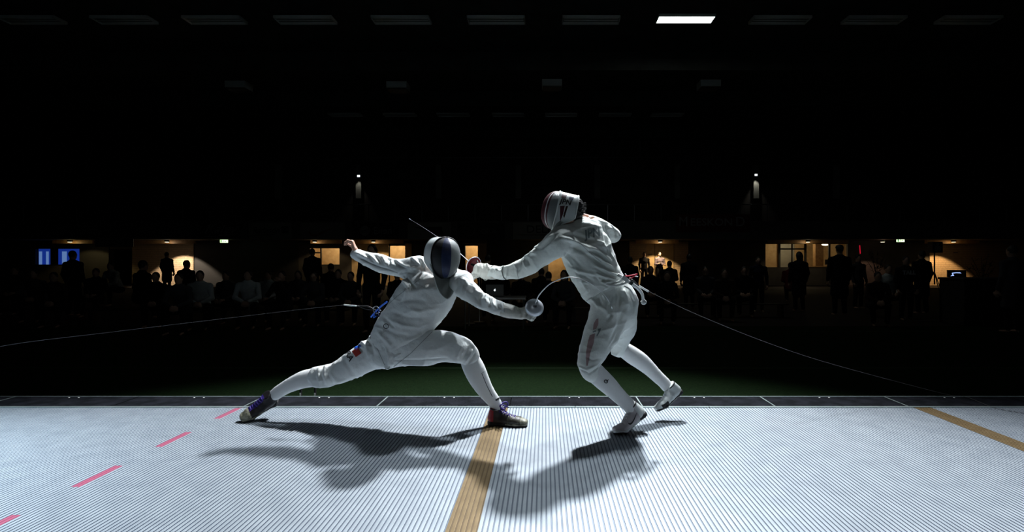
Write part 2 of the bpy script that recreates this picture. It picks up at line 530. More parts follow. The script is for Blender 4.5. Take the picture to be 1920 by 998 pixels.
def frame_px(px, py, Y, ang=0.0, size=1.0, n=(0, -1, 0)):
    """frame facing the camera side at a photo pixel; ang in degrees counter-clockwise"""
    z = Vector(n).normalized(); x = Vector((0, 0, 1)).cross(z).normalized(); y = z.cross(x)
    R = Matrix((x, y, z)).transposed() @ Matrix.Rotation(math.radians(ang), 3, 'Z')
    T = R.to_4x4() @ Matrix.Scale(size, 4)
    T.translation = Vector(W(px, py, Y))
    return T

def poly_mesh(polys):
    me = bpy.data.meshes.new('print')
    v = []; f = []
    for p in polys:
        f.append(tuple(range(len(v), len(v) + len(p)))); v += [(x, y, 0) for x, y in p]
    me.from_pydata(v, [], f); me.update()
    return me

# ================================================================== THE HALL
G = -0.15                     # turf / floor level
XL, XR, YB, YW, ZC = -31.0, 31.0, -9.0, 28.0, 7.45
M['turf'] = mat('dark_green_turf', (0.011, 0.026, 0.008), 0.95, noise=(45, (0.006, 0.015, 0.005), 0.35, 0.65), bump=(220, 1.0, 0.02), spec=0.05)
M['turf_line'] = mat('faint_turf_line', (0.020, 0.036, 0.017), 0.95, spec=0.05)
M['floor'] = mat('dark_sports_floor', (0.012, 0.010, 0.010), 0.8, noise=(3, (0.018, 0.014, 0.013), 0.4, 0.6), spec=0.1)
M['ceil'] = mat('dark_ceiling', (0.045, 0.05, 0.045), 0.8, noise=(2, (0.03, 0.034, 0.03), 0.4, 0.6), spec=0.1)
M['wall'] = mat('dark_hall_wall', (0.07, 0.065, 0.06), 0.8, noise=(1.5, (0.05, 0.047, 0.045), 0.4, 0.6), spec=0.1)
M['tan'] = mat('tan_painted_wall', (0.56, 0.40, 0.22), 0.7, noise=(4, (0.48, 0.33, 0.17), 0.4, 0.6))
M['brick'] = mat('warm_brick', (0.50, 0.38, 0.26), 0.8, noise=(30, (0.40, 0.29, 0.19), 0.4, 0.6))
M['mortar'] = mat('mortar', (0.20, 0.16, 0.12), 0.9)
M['fascia'] = mat('balcony_fascia', (0.10, 0.10, 0.095), 0.8)
M['panel_grey'] = mat('grey_banner', (0.30, 0.30, 0.27), 0.7, noise=(2, (0.26, 0.26, 0.235), 0.4, 0.6))
M['panel_dark'] = mat('black_banner', (0.02, 0.02, 0.022), 0.7)
M['panel_red'] = mat('dark_red_banner', (0.09, 0.008, 0.006), 0.7)
M['banner_ink'] = mat('banner_ink', (0.035, 0.035, 0.04), 0.6)
M['banner_pale'] = mat('banner_pale_ink', (0.30, 0.32, 0.33), 0.6)
M['banner_red'] = mat('banner_orange_ink', (0.22, 0.07, 0.03), 0.6)
M['frame_dark'] = mat('dark_window_frame', (0.01, 0.009, 0.008), 0.6)
M['wood'] = mat('varnished_wood', (0.42, 0.26, 0.12), 0.5, noise=(9, (0.34, 0.19, 0.08), 0.4, 0.6))
M['lamp_body'] = mat('painted_lamp_body', (0.62, 0.64, 0.62), 0.45)
M['louvre'] = mat('lamp_reflector', (0.60, 0.62, 0.60), 0.25, 0.9)
M['tube_off'] = mat('unlit_lamp_tube', (0.70, 0.72, 0.70), 0.25)
M['tube_on'] = mat('lit_lamp_tube', (1, 1, 1), 0.4, emit=((0.96, 1.0, 0.93), 14.0))
M['exit'] = mat('lit_exit_sign', (0.2, 0.5, 0.2), 0.5, emit=((0.72, 1.0, 0.52), 2.2))
M['exit_dark'] = mat('exit_sign_dark_green', (0.0, 0.10, 0.02), 0.5, emit=((0.05, 0.5, 0.10), 0.5))
M['warm_lamp'] = mat('lit_downlight', (1, 1, 1), 0.4, emit=((1.0, 0.86, 0.6), 2.0))
M['flood_on'] = mat('lit_floodlight_glass', (1, 1, 1), 0.4, emit=((0.93, 0.97, 1.0), 40.0))
M['screen_blue'] = mat('blue_projection', (0, 0, 0), 0.5, emit=((0.01, 0.04, 0.36), 0.55))
M['screen_pale'] = mat('pale_blue_projection', (0, 0, 0), 0.5, emit=((0.12, 0.22, 0.48), 0.8))
M['screen_on'] = mat('laptop_picture', (0, 0, 0), 0.5, emit=((0.35, 0.5, 1.0), 1.2))
M['white_led'] = mat('white_glow', (1, 1, 1), 0.5, emit=((0.85, 0.95, 1.0), 1.6))
M['red_led'] = mat('red_glow_tube', (0.3, 0, 0), 0.5, emit=((0.8, 0.01, 0.04), 0.55))
M['desk'] = mat('dark_desk_board', (0.012, 0.011, 0.010), 0.7)
M['grey_plastic'] = mat('grey_plastic', (0.18, 0.18, 0.17), 0.5)
# piste metal: ribbed aluminium
M['piste'] = mat('ribbed_aluminium', (0.43, 0.48, 0.53), 0.50, 0.28, noise=(7, (0.36, 0.405, 0.455), 0.35, 0.65), bump=(60, 0.05, 0.002))
M['groove'] = mat('piste_groove_floor', (0.17, 0.20, 0.25), 0.5, 0.5)  # same metal darkened: shade down in the groove put into the colour
M['groove_wall'] = mat('dark_groove_wall', (0.050, 0.075, 0.125), 0.6, 0.2)  # groove sides coloured darkest, for the shade seen at a slant
M['gold'] = mat('gold_lane_paint', (0.29, 0.205, 0.105), 0.42, 0.35, noise=(14, (0.23, 0.16, 0.08), 0.35, 0.65))
M['gold_groove'] = mat('gold_lane_groove', (0.14, 0.09, 0.04), 0.6, 0.2)  # gold darkened in its grooves for the same shade
M['cover'] = mat('dark_ribbed_cover', (0.014, 0.015, 0.020), 0.95, noise=(8, (0.007, 0.008, 0.010), 0.4, 0.6), spec=0.06)

# ---- floor and turf
mb = MB(); mb.box(XL, XR, YB, YW + 5, G - 0.2, G - 0.012)
tag(mb.build('floor', M['floor']), 'dark sports hall floor around and beyond the green turf', kind='structure')
mb = MB(); mb.box(XL + 4, XR - 4, -5.0, 10.6, G - 0.012, G)
turf = mb.build('floor_turf', M['turf']); tag(turf, 'dark green artificial turf lying around the metal piste', kind='structure')
mb = MB(); mb.box(XL + 4, XR - 4, 6.42, 6.47, G, G + 0.002); mb.box(XL + 4, XR - 4, 9.7, 9.78, G, G + 0.002)
mb.build('turf_line', M['turf_line'], turf)

# ---- piste: ribbed metal panels, each 1.05 m long
PY0, PY1 = 2.10, 4.165
RIB = 0.02283
PROF = [(0.00, -0.0002), (0.0016, 0.0), (0.0140, 0.0), (0.0156, -0.0004), (0.0162, -0.0034), (0.0221, -0.0034), (0.0227, -0.0004)]
def rib_mesh(x0, n, y0, y1, dz=0.0, mats=(0, 1, 2), base=-0.03, end=True):
    xs = []; zs = []
    for i in range(n):
        for a, z in PROF:
            xs.append(x0 + i * RIB + a); zs.append(z + dz)
    xs.append(x0 + n * RIB); zs.append(0.0 + dz)
    m = len(xs); v = [(x, y0, z) for x, z in zip(xs, zs)] + [(x, y1, z) for x, z in zip(xs, zs)]
    f = []; mi = []
    for i in range(m - 1):
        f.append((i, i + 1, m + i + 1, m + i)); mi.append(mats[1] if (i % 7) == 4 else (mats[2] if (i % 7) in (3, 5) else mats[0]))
    if end:
        a = len(v)
        v += [(xs[0], y0, base), (xs[-1], y0, base), (xs[-1], y1, base), (xs[0], y1, base)]
        f += [(a, a + 3, a + 2, a + 1), (0, m, a + 3, a), (m - 1, a + 1, a + 2, 2 * m - 1)]; mi += [0, 0, 0]
        f.append(tuple([a, a + 1] + list(range(m - 1, -1, -1)))); mi.append(0)
        f.append(tuple([a + 2, a + 3] + list(range(m, 2 * m)))); mi.append(0)
    return v, f, mi
piste = empty('fencing_piste', (0.24, 3.1, 0))
tag(piste, 'long shiny metal fencing strip of ribbed panels under both fencers', 'fencing strip')
pl_me = None
NR = 46
for k in range(-6, 6):
    x0 = 0.24 + 1.05 * k
    if pl_me is None:
        v, f, mi = rib_mesh(-0.5249, NR, PY0 - 3.1, PY1 - 3.1)
        pl_me = bpy.data.meshes.new('piste_panel'); pl_me.from_pydata(v, [], f); pl_me.update()
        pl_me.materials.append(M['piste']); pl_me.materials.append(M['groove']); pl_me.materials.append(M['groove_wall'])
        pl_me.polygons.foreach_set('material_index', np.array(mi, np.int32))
    o = bpy.data.objects.new('piste_panel', pl_me); COL.objects.link(o); o.parent = piste
    o.location = (x0 + 0.525 - 0.24, 0, 0)
def rib_start(x):
    k = math.floor((x - 0.24) / 1.05); xs = 0.24 + 1.05 * k + 0.0001
    return xs + round((x - xs) / RIB) * RIB
def painted(name, xa, n, y0, y1, m, mg, label):
    xs = rib_start(xa)
    v, f, mi = rib_mesh(xs - 0.24, n, y0 - 3.1, y1 - 3.1, 0.0007, end=False)
    mb = MB(); mb.v = v; mb.f = f; mb.mi = mi
    return tag(mb.build(name, [m, mg, mg], piste), label)
painted('gold_line', -0.415, 6, PY0, PY1, M['gold'], M['gold_groove'], 'gold line across the strip under the front foot')
painted('gold_line', 2.89, 6, PY0, PY1, M['gold'], M['gold_groove'], 'gold line across the strip at far right')
for y0, y1 in ((3.88, 4.155), (3.295, 3.575), (2.71, 2.99), (2.12, 2.41)):
    painted('lane_dash', -2.415, 2, y0, y1, M['pink'], M['pink'], 'pink dash painted on the strip')
# aluminium edge profile pieces, one per panel
for k in range(-6, 6):
    x0 = 0.24 + 1.05 * k
    mb = MB(); mb.box(x0 + 0.002 - 0.24, x0 + 1.048 - 0.24, PY1 - 3.1, PY1 + 0.028 - 3.1, -0.05, 0.006)
    mb.build('edge_profile', M['alu'], piste)
    mb = MB(); mb.box(x0 + 0.002 - 0.24, x0 + 1.048 - 0.24, PY0 - 0.03 - 3.1, PY0 - 3.1, -0.05, 0.006)
    mb.build('edge_profile', M['alu'], piste)
mb = MB(); mb.box(-6.05, 6.25, PY0 - 0.02 - 3.1, PY1 + 0.32 - 3.1, G + 0.001, -0.0305)
mb.build('understructure', M['black'], piste)

# ---- dark ribbed cover plates along the far edge
edge = empty('edge_covering', (0.0, 4.35, 0))
tag(edge, 'dark finely ribbed cover plates along the far edge of the metal strip', 'cover plates')
CW = 1.045; CX0 = 0.2475 - CW / 2
def cover_mesh(fine):
    mb = MB(); n = 104
    xs = np.linspace(0.004, CW - 0.004, n * 2 + 1)
    v = []; f = []
    for i, x in enumerate(xs):
        z = 0.004 if i % 2 == 0 else 0.0015
        v += [(x, -0.145, z), (x, 0.125, z), (x, 0.14, z)]
    for i in range(len(xs) - 1):
        a = i * 3; f += [(a, a + 3, a + 4, a + 1), (a + 1, a + 4, a + 5, a + 2)]
    mb.add(v, f)
    mb.box(0.004, CW - 0.004, -0.145, 0.14, -0.0295, 0.0005)
    return mb
cm = cover_mesh(True).build('cover_plate', M['cover'], edge); cm.location = (CX0 - 5 * CW, 0, 0)
for k in range(-4, 6):
    o = cm.copy(); COL.objects.link(o); o.location = (CX0 + k * CW, 0, 0)
rv = MB(); rv.lathe([(0, 0.004), (0.0055, 0.0035), (0.008, 0)], (0, 0, 0), (0, 0, 1), 10)
rvo = None
for k in range(-5, 6):
    for dx in (-0.04, 0.04):
        loc = (CX0 + (k + 0.5) * CW + dx, 0.106, 0.0042)
        if rvo is None:
            rvo = rv.build('rivet', M['white_print'], edge); rvo.location = loc
        else:
            o = rvo.copy(); COL.objects.link(o); o.location = loc
for k in (-5, -4, -2, -1, 1, 2, 3, 5):
    mb = MB(); mb.box(-0.005, 0.005, -0.15, 0.14, -0.02, 0.0055)
    o = mb.build('white_divider', M['alu'], edge); o.location = (CX0 + (k + (0.0 if k > -9 else 0)) * CW, 0, 0)
mb = MB(); mb.box(-5.6, 6.2, 0.141, 0.155, G + 0.001, 0.006)
mb.build('edge_lip', M['alu'], edge)

# small cable posts on the turf behind the strip
for px_, ly, lab in ((564, 0.0, 'black post with white tip behind rear knee, left one'), (591, 0.0, 'black post with white tip behind rear knee, right one')):
    t = empty('cable_post', (0, 0, 0)); p = W(px_, 740, 4.95); t.location = (p[0], 4.95, G)
    tag(t, lab, 'post')
    mb = MB(); mb.cyl((0, 0, 0.001), (0, 0, 0.012), 0.035, n=12); mb.cyl((0, 0, 0.012), (0, 0, 0.13), 0.012, n=8); mb.build('post', M['black'], t)
    mb = MB(); mb.box(-0.006, 0.006, -0.0145, -0.0122, 0.05, 0.075); mb.build('white_tag', M['white_print'], t)

# ---- ceiling with beams
mb = MB(); mb.box(XL, XR, YB, YW + 0.3, ZC, ZC + 0.3)
ceil = mb.build('ceiling', M['ceil']); tag(ceil, 'dark flat hall ceiling', kind='structure')
for y in (11.2, 16.2, 19.9, 25.0):
    mb = MB(); mb.box(XL, XR, -0.12, 0.12, 0, 0.55); o = mb.build('beam', M['ceil'], ceil); o.location = (0, y, ZC - 0.55)

# ---- walls
mb = MB(); mb.box(XL - 0.3, XL, YB, YW, G, ZC); tag(mb.build('wall_left', M['wall']), kind='structure')
mb = MB(); mb.box(XR, XR + 0.3, YB, YW, G, ZC); tag(mb.build('wall_right', M['wall']), kind='structure')
mb = MB(); mb.box(XL, XR, YB - 0.3, YB, G, ZC); tag(mb.build('wall_near', M['wall']), kind='structure')

def xw(px, Y): return (px - CX) * Y / F_PX
def zw(py, Y): return CAM_Z - (py - CY) * Y / F_PX

# back wall with its openings: (px left, px right, py top, py bottom or None for a doorway)
wall = empty('wall_back', (0, YW, G)); tag(wall, 'far hall wall with lit rooms and doorways under the balcony', kind='structure')
OPEN = [(64, 150, 465, 498), (206, 249, 468, None), (579, 638, 464, 498), (729, 760, 461, None), (872, 896, 461, None),
        (1434, 1592, 456, 503)]
mb = MB(); xcur = XL; yw0, yw1 = 0.0, 0.25
lint = []
for a, b, t, bt in OPEN:
    xa, xb = xw(a, YW), xw(b, YW)
    mb.box(xcur, xa, yw0, yw1, 0, ZC - G)
    mb.box(xa, xb, yw0, yw1, zw(t, YW) - G, ZC - G)
    if bt: mb.box(xa, xb, yw0, yw1, 0, zw(bt, YW) - G)
    xcur = xb
mb.box(xcur, XR, yw0, yw1, 0, ZC - G)
mb.build('wall_surface', M['wall'], wall)
# pale pilasters of the upper wall
for px_ in (520, 672, 822, 972, 1120, 1270, 1418, 1570):
    x = xw(px_, YW - 0.2)
    mb = MB(); mb.box(-0.14, 0.14, -0.2, 0.001, 0, 1.75); o = mb.build('pilaster', M['panel_grey'], wall); o.location = (x, 0, 4.55)

# bright brick-faced stretches of the wall under the balcony
def brick_panel(pa, pb, name='brick_facing', course=0.11, bl=0.42):
    x0, x1 = xw(pa, YW), xw(pb, YW)
    mb = MB(); mb.box(x0, x1, -0.03, 0, 0, 2.45, 1)
    row = 0; z = 0.006
    while z < 2.4:
        x = x0 + (-(bl / 2) if row % 2 else 0)
        while x < x1:
            a, b = max(x + 0.004, x0), min(x + bl - 0.004, x1)
            if b - a > 0.03: mb.box(a, b, -0.05 - random.random() * 0.004, -0.03, z, z + course - 0.012, 0)
            x += bl
        z += course; row += 1
    o = mb.build(name, [M['brick'], M['mortar']], wall); tag(o, 'warm lit brick facing', kind='stuff')
random.seed(4)
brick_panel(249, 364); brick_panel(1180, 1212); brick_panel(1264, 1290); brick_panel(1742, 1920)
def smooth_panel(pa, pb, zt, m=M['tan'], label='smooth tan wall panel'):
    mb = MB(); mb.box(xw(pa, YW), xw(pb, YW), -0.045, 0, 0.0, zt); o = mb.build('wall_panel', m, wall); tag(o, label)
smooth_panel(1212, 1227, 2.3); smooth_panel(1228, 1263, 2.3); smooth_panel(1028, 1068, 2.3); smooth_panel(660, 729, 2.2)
smooth_panel(366, 560, 2.4, M['panel_dark'], 'dark wall panel'); smooth_panel(152, 205, 2.4, M['panel_dark'], 'dark wall panel'); smooth_panel(760, 772, 2.2); smooth_panel(896, 912, 2.2)  # added dark sheets hold the wall black beside the lit stretches
for px_, py_, m_ in ((1218, 477, 'banner_ink'), (1790, 474, 'banner_ink')):
    mb = MB(); mb.box(-0.12, 0.12, -0.056, -0.05, -0.02, 0.02); o = mb.build('wall_sign', M[m_], wall); o.location = (xw(px_, YW), 0, zw(py_, YW) - G)

# rooms behind the openings
def room(px0, px1, ztop, depth, m, power, col, lampx=None, lamp_h=0.3):
    x0, x1 = xw(px0, YW + 0.25), xw(px1, YW + 0.25); y0 = 0.25; y1 = y0 + depth; ztop -= G
    mb = MB()
    mb.box(x0 - 0.1, x0, y0, y1, 0, ztop); mb.box(x1, x1 + 0.1, y0, y1, 0, ztop)
    mb.box(x0 - 0.1, x1 + 0.1, y1, y1 + 0.1, 0, ztop); mb.box(x0 - 0.1, x1 + 0.1, y0, y1 + 0.1, ztop, ztop + 0.1)
    o = mb.build('room_shell', m, wall)
    if power:
        d = bpy.data.lights.new('room_lamp', 'POINT'); l = bpy.data.objects.new('room_lamp', d); COL.objects.link(l)
        l.location = (lampx if lampx is not None else (x0 + x1) / 2, YW + (y0 + y1) / 2, ztop + G - lamp_h)
        d.energy = power * 1.3; d.color = col; d.shadow_soft_size = 0.12
    return o
ROOMS = [room(560, 660, 2.35, 2.2, M['tan'], 34, (1.0, 0.82, 0.52)), room(700, 790, 2.35, 2.0, M['tan'], 40, (1.0, 0.82, 0.52), xw(738, 29)),
         room(850, 915, 2.35, 2.0, M['tan'], 34, (1.0, 0.82, 0.52)), room(1425, 1600, 2.45, 3.2, M['tan'], 20, (1.0, 0.83, 0.50), xw(1500, 29))]
room(25, 165, 2.4, 1.6, M['panel_dark'], 0, None); room(190, 262, 2.4, 2.0, M['panel_dark'], 0, None)

# window frames and panes
def window(n, a, b, t, bt, mull, trans, label, m=M['frame_dark']):
    x0, x1, z1, z0 = xw(a, YW), xw(b, YW), zw(t, YW), zw(bt, YW)
    wn = empty('window_%d' % n, (x0, YW, z0)); tag(wn, label, kind='structure')
    Wd, H = x1 - x0, z1 - z0; fw = 0.05
    mb = MB()
    mb.box(0, fw, 0.02, 0.10, 0, H); mb.box(Wd - fw, Wd, 0.02, 0.10, 0, H)
    mb.box(0, Wd, 0.02, 0.10, 0, fw); mb.box(0, Wd, 0.02, 0.10, H - fw, H)
    mb.build('window_frame', m, wn)
    for px_, wd in mull:
        x = xw(px_, YW) - x0; mb = MB(); mb.box(x - wd / 2, x + wd / 2, 0.02, 0.10, fw, H - fw); mb.build('mullion', m, wn)
    for pa, pb, py_ in trans:
        z = zw(py_, YW) - z0; mb = MB(); mb.box(xw(pa, YW) - x0, xw(pb, YW) - x0, 0.015, 0.105, z - 0.04, z + 0.04); mb.build('transom', m, wn)
    return wn
window(1, 64, 150, 465, 498, [(100, 0.35)], [], 'window with blue projection light at far left')
window(2, 579, 638, 464, 498, [(601, 0.06)], [(579, 601, 474)], 'lit tan window behind the left fencer\'s rear hand')
window(3, 1434, 1592, 456, 503, [(1462, 0.10), (1486, 0.05), (1511, 0.10), (1556, 0.09)], [(1462, 1511, 467)], 'wide lit kiosk window at right with dark mullions')
# things of the lit kiosk room
mb = MB(); mb.box(-1.0, 1.0, -0.3, 0.3, 0.95, 1.0); mb.box(-0.95, 0.95, -0.25, 0.25, 0.0, 0.95)
o = mb.build('counter', M['wood']); o.location = (xw(1545, 29.0), 29.0, G); tag(o, 'brown wooden counter inside the lit kiosk window at right', 'counter')
mb = MB(); mb.box(-0.2, 0.2, -0.02, 0.02, 0.08, 0.36); mb.box(-0.03, 0.03, -0.02, 0.02, 0.01, 0.08); mb.box(-0.1, 0.1, -0.08, 0.08, 0, 0.012)
o = mb.build('monitor', M['black']); o.location = (xw(1552, 29.0), 28.9, G + 1.0); tag(o, 'dark computer monitor on the counter in the lit kiosk', 'monitor')
mb = MB(); mb.box(-0.22, 0.22, -0.15, 0.15, 0, 3.0 - 0.42); o = mb.build('column', M['wood']); o.location = (xw(1534, 29.6), 29.6, G)
tag(o, 'brown column inside the lit kiosk room', kind='structure')
mb = MB(); mb.box(-0.45, 0.45, 0, 0.05, 0, 2.3); o = mb.build('white_panel', M['panel_grey']); o.location = (xw(1478, 31.0), 31.2, G)
tag(o, 'pale panel at the back of the lit kiosk room, left side', 'panel')
lampo = empty('pendant_lamp', (xw(1548, 28.6), 28.6, 0)); tag(lampo, 'glowing oval pendant lamp inside the lit kiosk window', 'lamp')
mb = MB(); mb.lathe([(0, 0.0), (0.16, 0.02), (0.2, 0.06), (0.16, 0.10), (0, 0.12)], (0, 0, zw(461, 28.6)), (0, 0, 1), 20); mb.build('lamp_shade', M['warm_lamp'], lampo, True)
mb = MB(); mb.cyl((0, 0, zw(461, 28.6) + 0.118), (0, 0, 2.449), 0.008, n=6); mb.build('cord', M['black'], lampo)
# blue projection in the left room
scr = empty('projection_screen', (xw(108, 29.0), 29.0, 0)); tag(scr, 'blue glowing projection seen through the window at far left', 'screen')
mb = MB(); mb.box(-1.6, 1.6, 0, 0.03, 0.85, 2.0); mb.build('screen_panel', M['screen_blue'], scr)
for x, wd in ((-1.0, 0.16), (-0.62, 0.14), (0.25, 0.25)):
    mb = MB(); mb.box(x, x + wd, -0.012, -0.001, 0.9, 1.65); mb.build('picture_patch', M['screen_pale'], scr)

# ---- balcony
YF = 25.5
zb, zt, zr = zw(448.5, YF), zw(415, YF), zw(383.5, YF)
bal = empty('balcony', (0, YF, zb)); tag(bal, 'long dark spectator balcony across the far wall with a rail', 'balcony')
mb = MB(); mb.box(XL + 0.01, XR - 0.01, 0, 0.18, 0, zt - zb); mb.build('fascia', M['fascia'], bal)
mb = MB(); mb.box(XL + 0.01, XR - 0.01, 0.18, YW - YF - 0.002, 0.0, 0.25); mb.build('slab', M['wall'], bal)
mb = MB(); mb.tube([(XL + 0.02, 0.09, zr - zb), (XR - 0.02, 0.09, zr - zb)], 0.025, 8); mb.build('handrail', M['steel_dull'], bal)
mb = MB(); mb.cyl((0, 0, 0), (0, 0, zr - zt), 0.02, n=6); p0 = mb.build('railing_post', M['steel_dull'], bal); p0.location = (xw(-10, YF), 0.09, zt - zb)
for k in range(1, 40):
    x = xw(-10 + k * 50, YF)
    if x > XR - 0.3: break
    o = p0.copy(); COL.objects.link(o); o.location = (x, 0.09, zt - zb)
mb = MB(); mb.tube([(xw(560, YF), 0, 6.08 - zb), (xw(1300, YF), 0, 6.10 - zb)], 0.02, 6); mb.tube([(xw(760, YF), 0, 6.09 - zb), (xw(760, YF), 0.0, ZC - zb - 0.001)], 0.012, 6)
mb.tube([(xw(1200, YF), 0, 6.09 - zb), (xw(1200, YF), 0.0, ZC - zb - 0.001)], 0.012, 6)
o = mb.build('hanging_pipe', M['steel_dull']); o.location = (0, YF, zb); tag(o, 'thin steel pipe hung high before the far wall', 'pipe')

# banners on the fascia
def swoosh_poly():
    up = [(-1.0, -0.10), (-0.86, -0.28), (-0.62, -0.36), (-0.35, -0.31), (0.0, -0.18), (0.5, 0.03), (1.0, 0.25)]
    dn = [(0.5, -0.05), (0.0, -0.32), (-0.4, -0.50), (-0.72, -0.56), (-0.95, -0.46), (-1.05, -0.28), (-0.98, -0.02), (-0.85, 0.16)]
    return [up + dn]
def banner(px0, px1, py0, py1, m, label, items):
    x0, x1, z1, z0 = xw(px0, YF - 0.03), xw(px1, YF - 0.03), zw(py0, YF), zw(py1, YF)
    b = empty('banner', ((x0 + x1) / 2, YF - 0.03, (z0 + z1) / 2)); tag(b, label, 'banner', 'sponsor banners along the balcony front')
    hw, hh = (x1 - x0) / 2, (z1 - z0) / 2
    mb = MB(); mb.box(-hw, hw, 0, 0.028, -hh, hh); mb.build('panel', m, b)
    for it in items:
        kind, mx = it[0], it[-1]
        if kind == 'text':
            _, s, size, dx, dz, shear, sx, _m = it
            me = text_mesh(s, size, shear, 0.006)
            for v in me.vertices: v.co = Vector((v.co.x * sx + dx, -0.004, v.co.y + dz))
            me.materials.clear(); link('lettering', me, mx, b)
        elif kind == 'poly':
            _, polys, sc, dx, dz, _m = it
            me = poly_mesh(polys)
            for v in me.vertices: v.co = Vector((v.co.x * sc + dx, -0.004, v.co.y * sc + dz))
            link('emblem', me, mx, b)
def ring(r0, r1, n=24):
    out = []
    for k in range(n):
        a, b_ = 2 * math.pi * k / n, 2 * math.pi * (k + 1) / n
        out.append([(r0 * math.cos(a), r0 * math.sin(a)), (r1 * math.cos(a), r1 * math.sin(a)), (r1 * math.cos(b_), r1 * math.sin(b_)), (r0 * math.cos(b_), r0 * math.sin(b_))])
    return out
BP, BI = M['banner_pale'], M['banner_ink']
banner(178, 250, 447, 463, M['panel_grey'], 'low slanted banner hung left, above the black doorway', [('text', 'EESTI', 0.42, 0.25, 0.02, 0.35, 1.1, BI), ('poly', [[(-1.2, -0.02), (0.2, -0.02), (0.2, 0.02), (-1.2, 0.02)]], 0.6, -0.1, -0.16, BI)])
banner(374, 450, 416, 447, M['panel_dark'], 'black banner with pale slanted script Kalev above green exit sign', [('text', 'Kalev', 0.62, 0, 0.04, 0.45, 1.1, BP), ('poly', [[(-1.0, -0.10), (-0.6, -0.16), (0.9, -0.02), (0.9, 0.04), (-0.5, -0.08)]], 0.75, 0.0, -0.22, BP)])
banner(466, 546, 417, 449, M['panel_grey'], 'grey banner with dark script and small black square', [('text', 'Radisson', 0.42, -0.20, 0.02, 0.35, 0.85, BI), ('poly', [[(-0.16, -0.16), (0.16, -0.16), (0.16, 0.16), (-0.16, 0.16)]], 1.0, 0.72, 0.05, BI), ('poly', [[(-0.9, -0.03), (0.4, -0.01), (0.4, 0.03), (-0.8, 0.0)]], 0.8, -0.1, -0.2, BI)])
banner(563, 646, 417, 449, M['panel_grey'], 'grey banner with a plain curved tick mark on it', [('poly', swoosh_poly(), 0.62, 0.0, 0.06, M['banner_red'])])
banner(660, 748, 417, 449, M['panel_dark'], 'black banner with round emblem and word Elion', [('text', 'Elion', 0.48, 0.35, 0.0, 0.0, 0.95, BP), ('poly', [[(0.24 * math.cos(a * math.pi / 12), 0.24 * math.sin(a * math.pi / 12)) for a in range(24)]], 1.0, -0.5, 0.0, BP), ('poly', [[(-0.24, -0.05), (0.0, -0.02), (0.22, 0.08), (0.2, 0.11), (0.0, 0.03), (-0.22, 0.0)], [(-0.2, -0.13), (0.0, -0.1), (0.2, -0.02), (0.2, 0.01), (0, -0.06), (-0.2, -0.09)]], 1.0, -0.5, 0.0, M['panel_dark'])])
banner(764, 845, 417, 449, M['panel_grey'], 'grey banner with a dark flag shape above the left fencer\'s mask', [('poly', [[(-0.75, 0.18), (0.62, 0.20), (0.62, 0.04), (0.72, -0.2), (0.3, -0.2), (-0.1, 0.0)]], 1.0, 0.0, 0.0, BI)])
banner(857, 946, 417, 449, M['panel_dark'], 'black banner with thin pale ring emblem and faint word', [('poly', ring(0.24, 0.28), 1.0, -0.55, 0.02, M['fascia']), ('text', 'elke', 0.40, 0.35, 0.0, 0.0, 1.1, M['fascia'])])
banner(962, 1052, 417, 449, M['panel_grey'], 'grey banner with black letters behind the right fencer\'s mask', [('text', 'DELFI', 0.50, 0.18, 0.06, 0.0, 1.15, BI), ('poly', [[(-0.9, -0.012), (0.9, -0.012), (0.9, 0.012), (-0.9, 0.012)]], 1.0, 0.0, -0.2, BI)])
banner(1267, 1407, 402, 436, M['panel_red'], 'dark red banner reading MEESKOND right of the fencers', [('text', 'M', 0.66, -1.42, 0.06, 0.0, 0.9, BP), ('text', 'EESKON', 0.50, -0.08, 0.04, 0.0, 1.1, BP), ('text', 'D', 0.66, 1.30, 0.06, 0.0, 0.95, BP)])

# lit soffit strips under the balcony and the downlights
def soffit(a, b, label):
    mb = MB(); mb.box(xw(a, 26.9), xw(b, 26.9), -0.06, 0.06, zw(457, 26.9) - zb, zw(449.5, 26.9) - zb)
    o = mb.build('soffit_board', M['wood'], bal); o.location = (0, 26.9 - YF, 0); tag(o, label)
for a, b in ((100, 175), (250, 366), (583, 640), (662, 757), (868, 912), (1192, 1272), (1440, 1590), (1735, 1835)):
    soffit(a, b, 'wooden board under the balcony, lit')
def downlight(px_, watts, col, label, cone=104, y=26.6, aim=0.75):
    t = empty('downlight', (xw(px_, y), y, zb - 0.001)); tag(t, label, 'lamp', 'ceiling spotlights under the balcony')
    mb = MB(); mb.cyl((0, 0, -0.10), (0, 0, 0), 0.11, n=16); mb.build('lamp_body', M['panel_grey'], t)
    mb = MB(); mb.cyl((0, 0, -0.112), (0, 0, -0.1005), 0.09, n=16); mb.build('lamp_glass', M['warm_lamp'], t)
    g = bpy.data.lights.new('downlight_glow', 'POINT'); go = bpy.data.objects.new('downlight_glow', g); COL.objects.link(go)  # extra point light added to brighten the soffit boards
    go.location = (xw(px_, y), y, zb - 0.17); g.energy = 2.2; g.color = col; g.shadow_soft_size = 0.06
    l = spot('downlight_beam', (xw(px_, y), y, zb - 0.16), (xw(px_, y), y + aim, G), watts * 3.2, col, cone, 0.25, 0.04)
downlight(313, 150, (1.0, 0.80, 0.58), 'warm white spotlight over the leftmost brick wall patch', 96)
downlight(1238, 75, (1.0, 0.72, 0.38), 'warm spotlight above the bearded man on the lit wall', 96)
downlight(1788, 85, (1.0, 0.62, 0.26), 'orange spotlight over the brick wall beside the speaker', 96)
downlight(1030, 26, (1.0, 0.70, 0.35), 'spotlight over the tan wall hidden behind the extended arm', 110)
downlight(700, 30, (1.0, 0.72, 0.38), 'spotlight over the tan wall above the left fencer\'s rear arm', 110)
downlight(131, 9, (1.0, 0.75, 0.30), 'yellowish spotlight over the blue window at far left', 120)
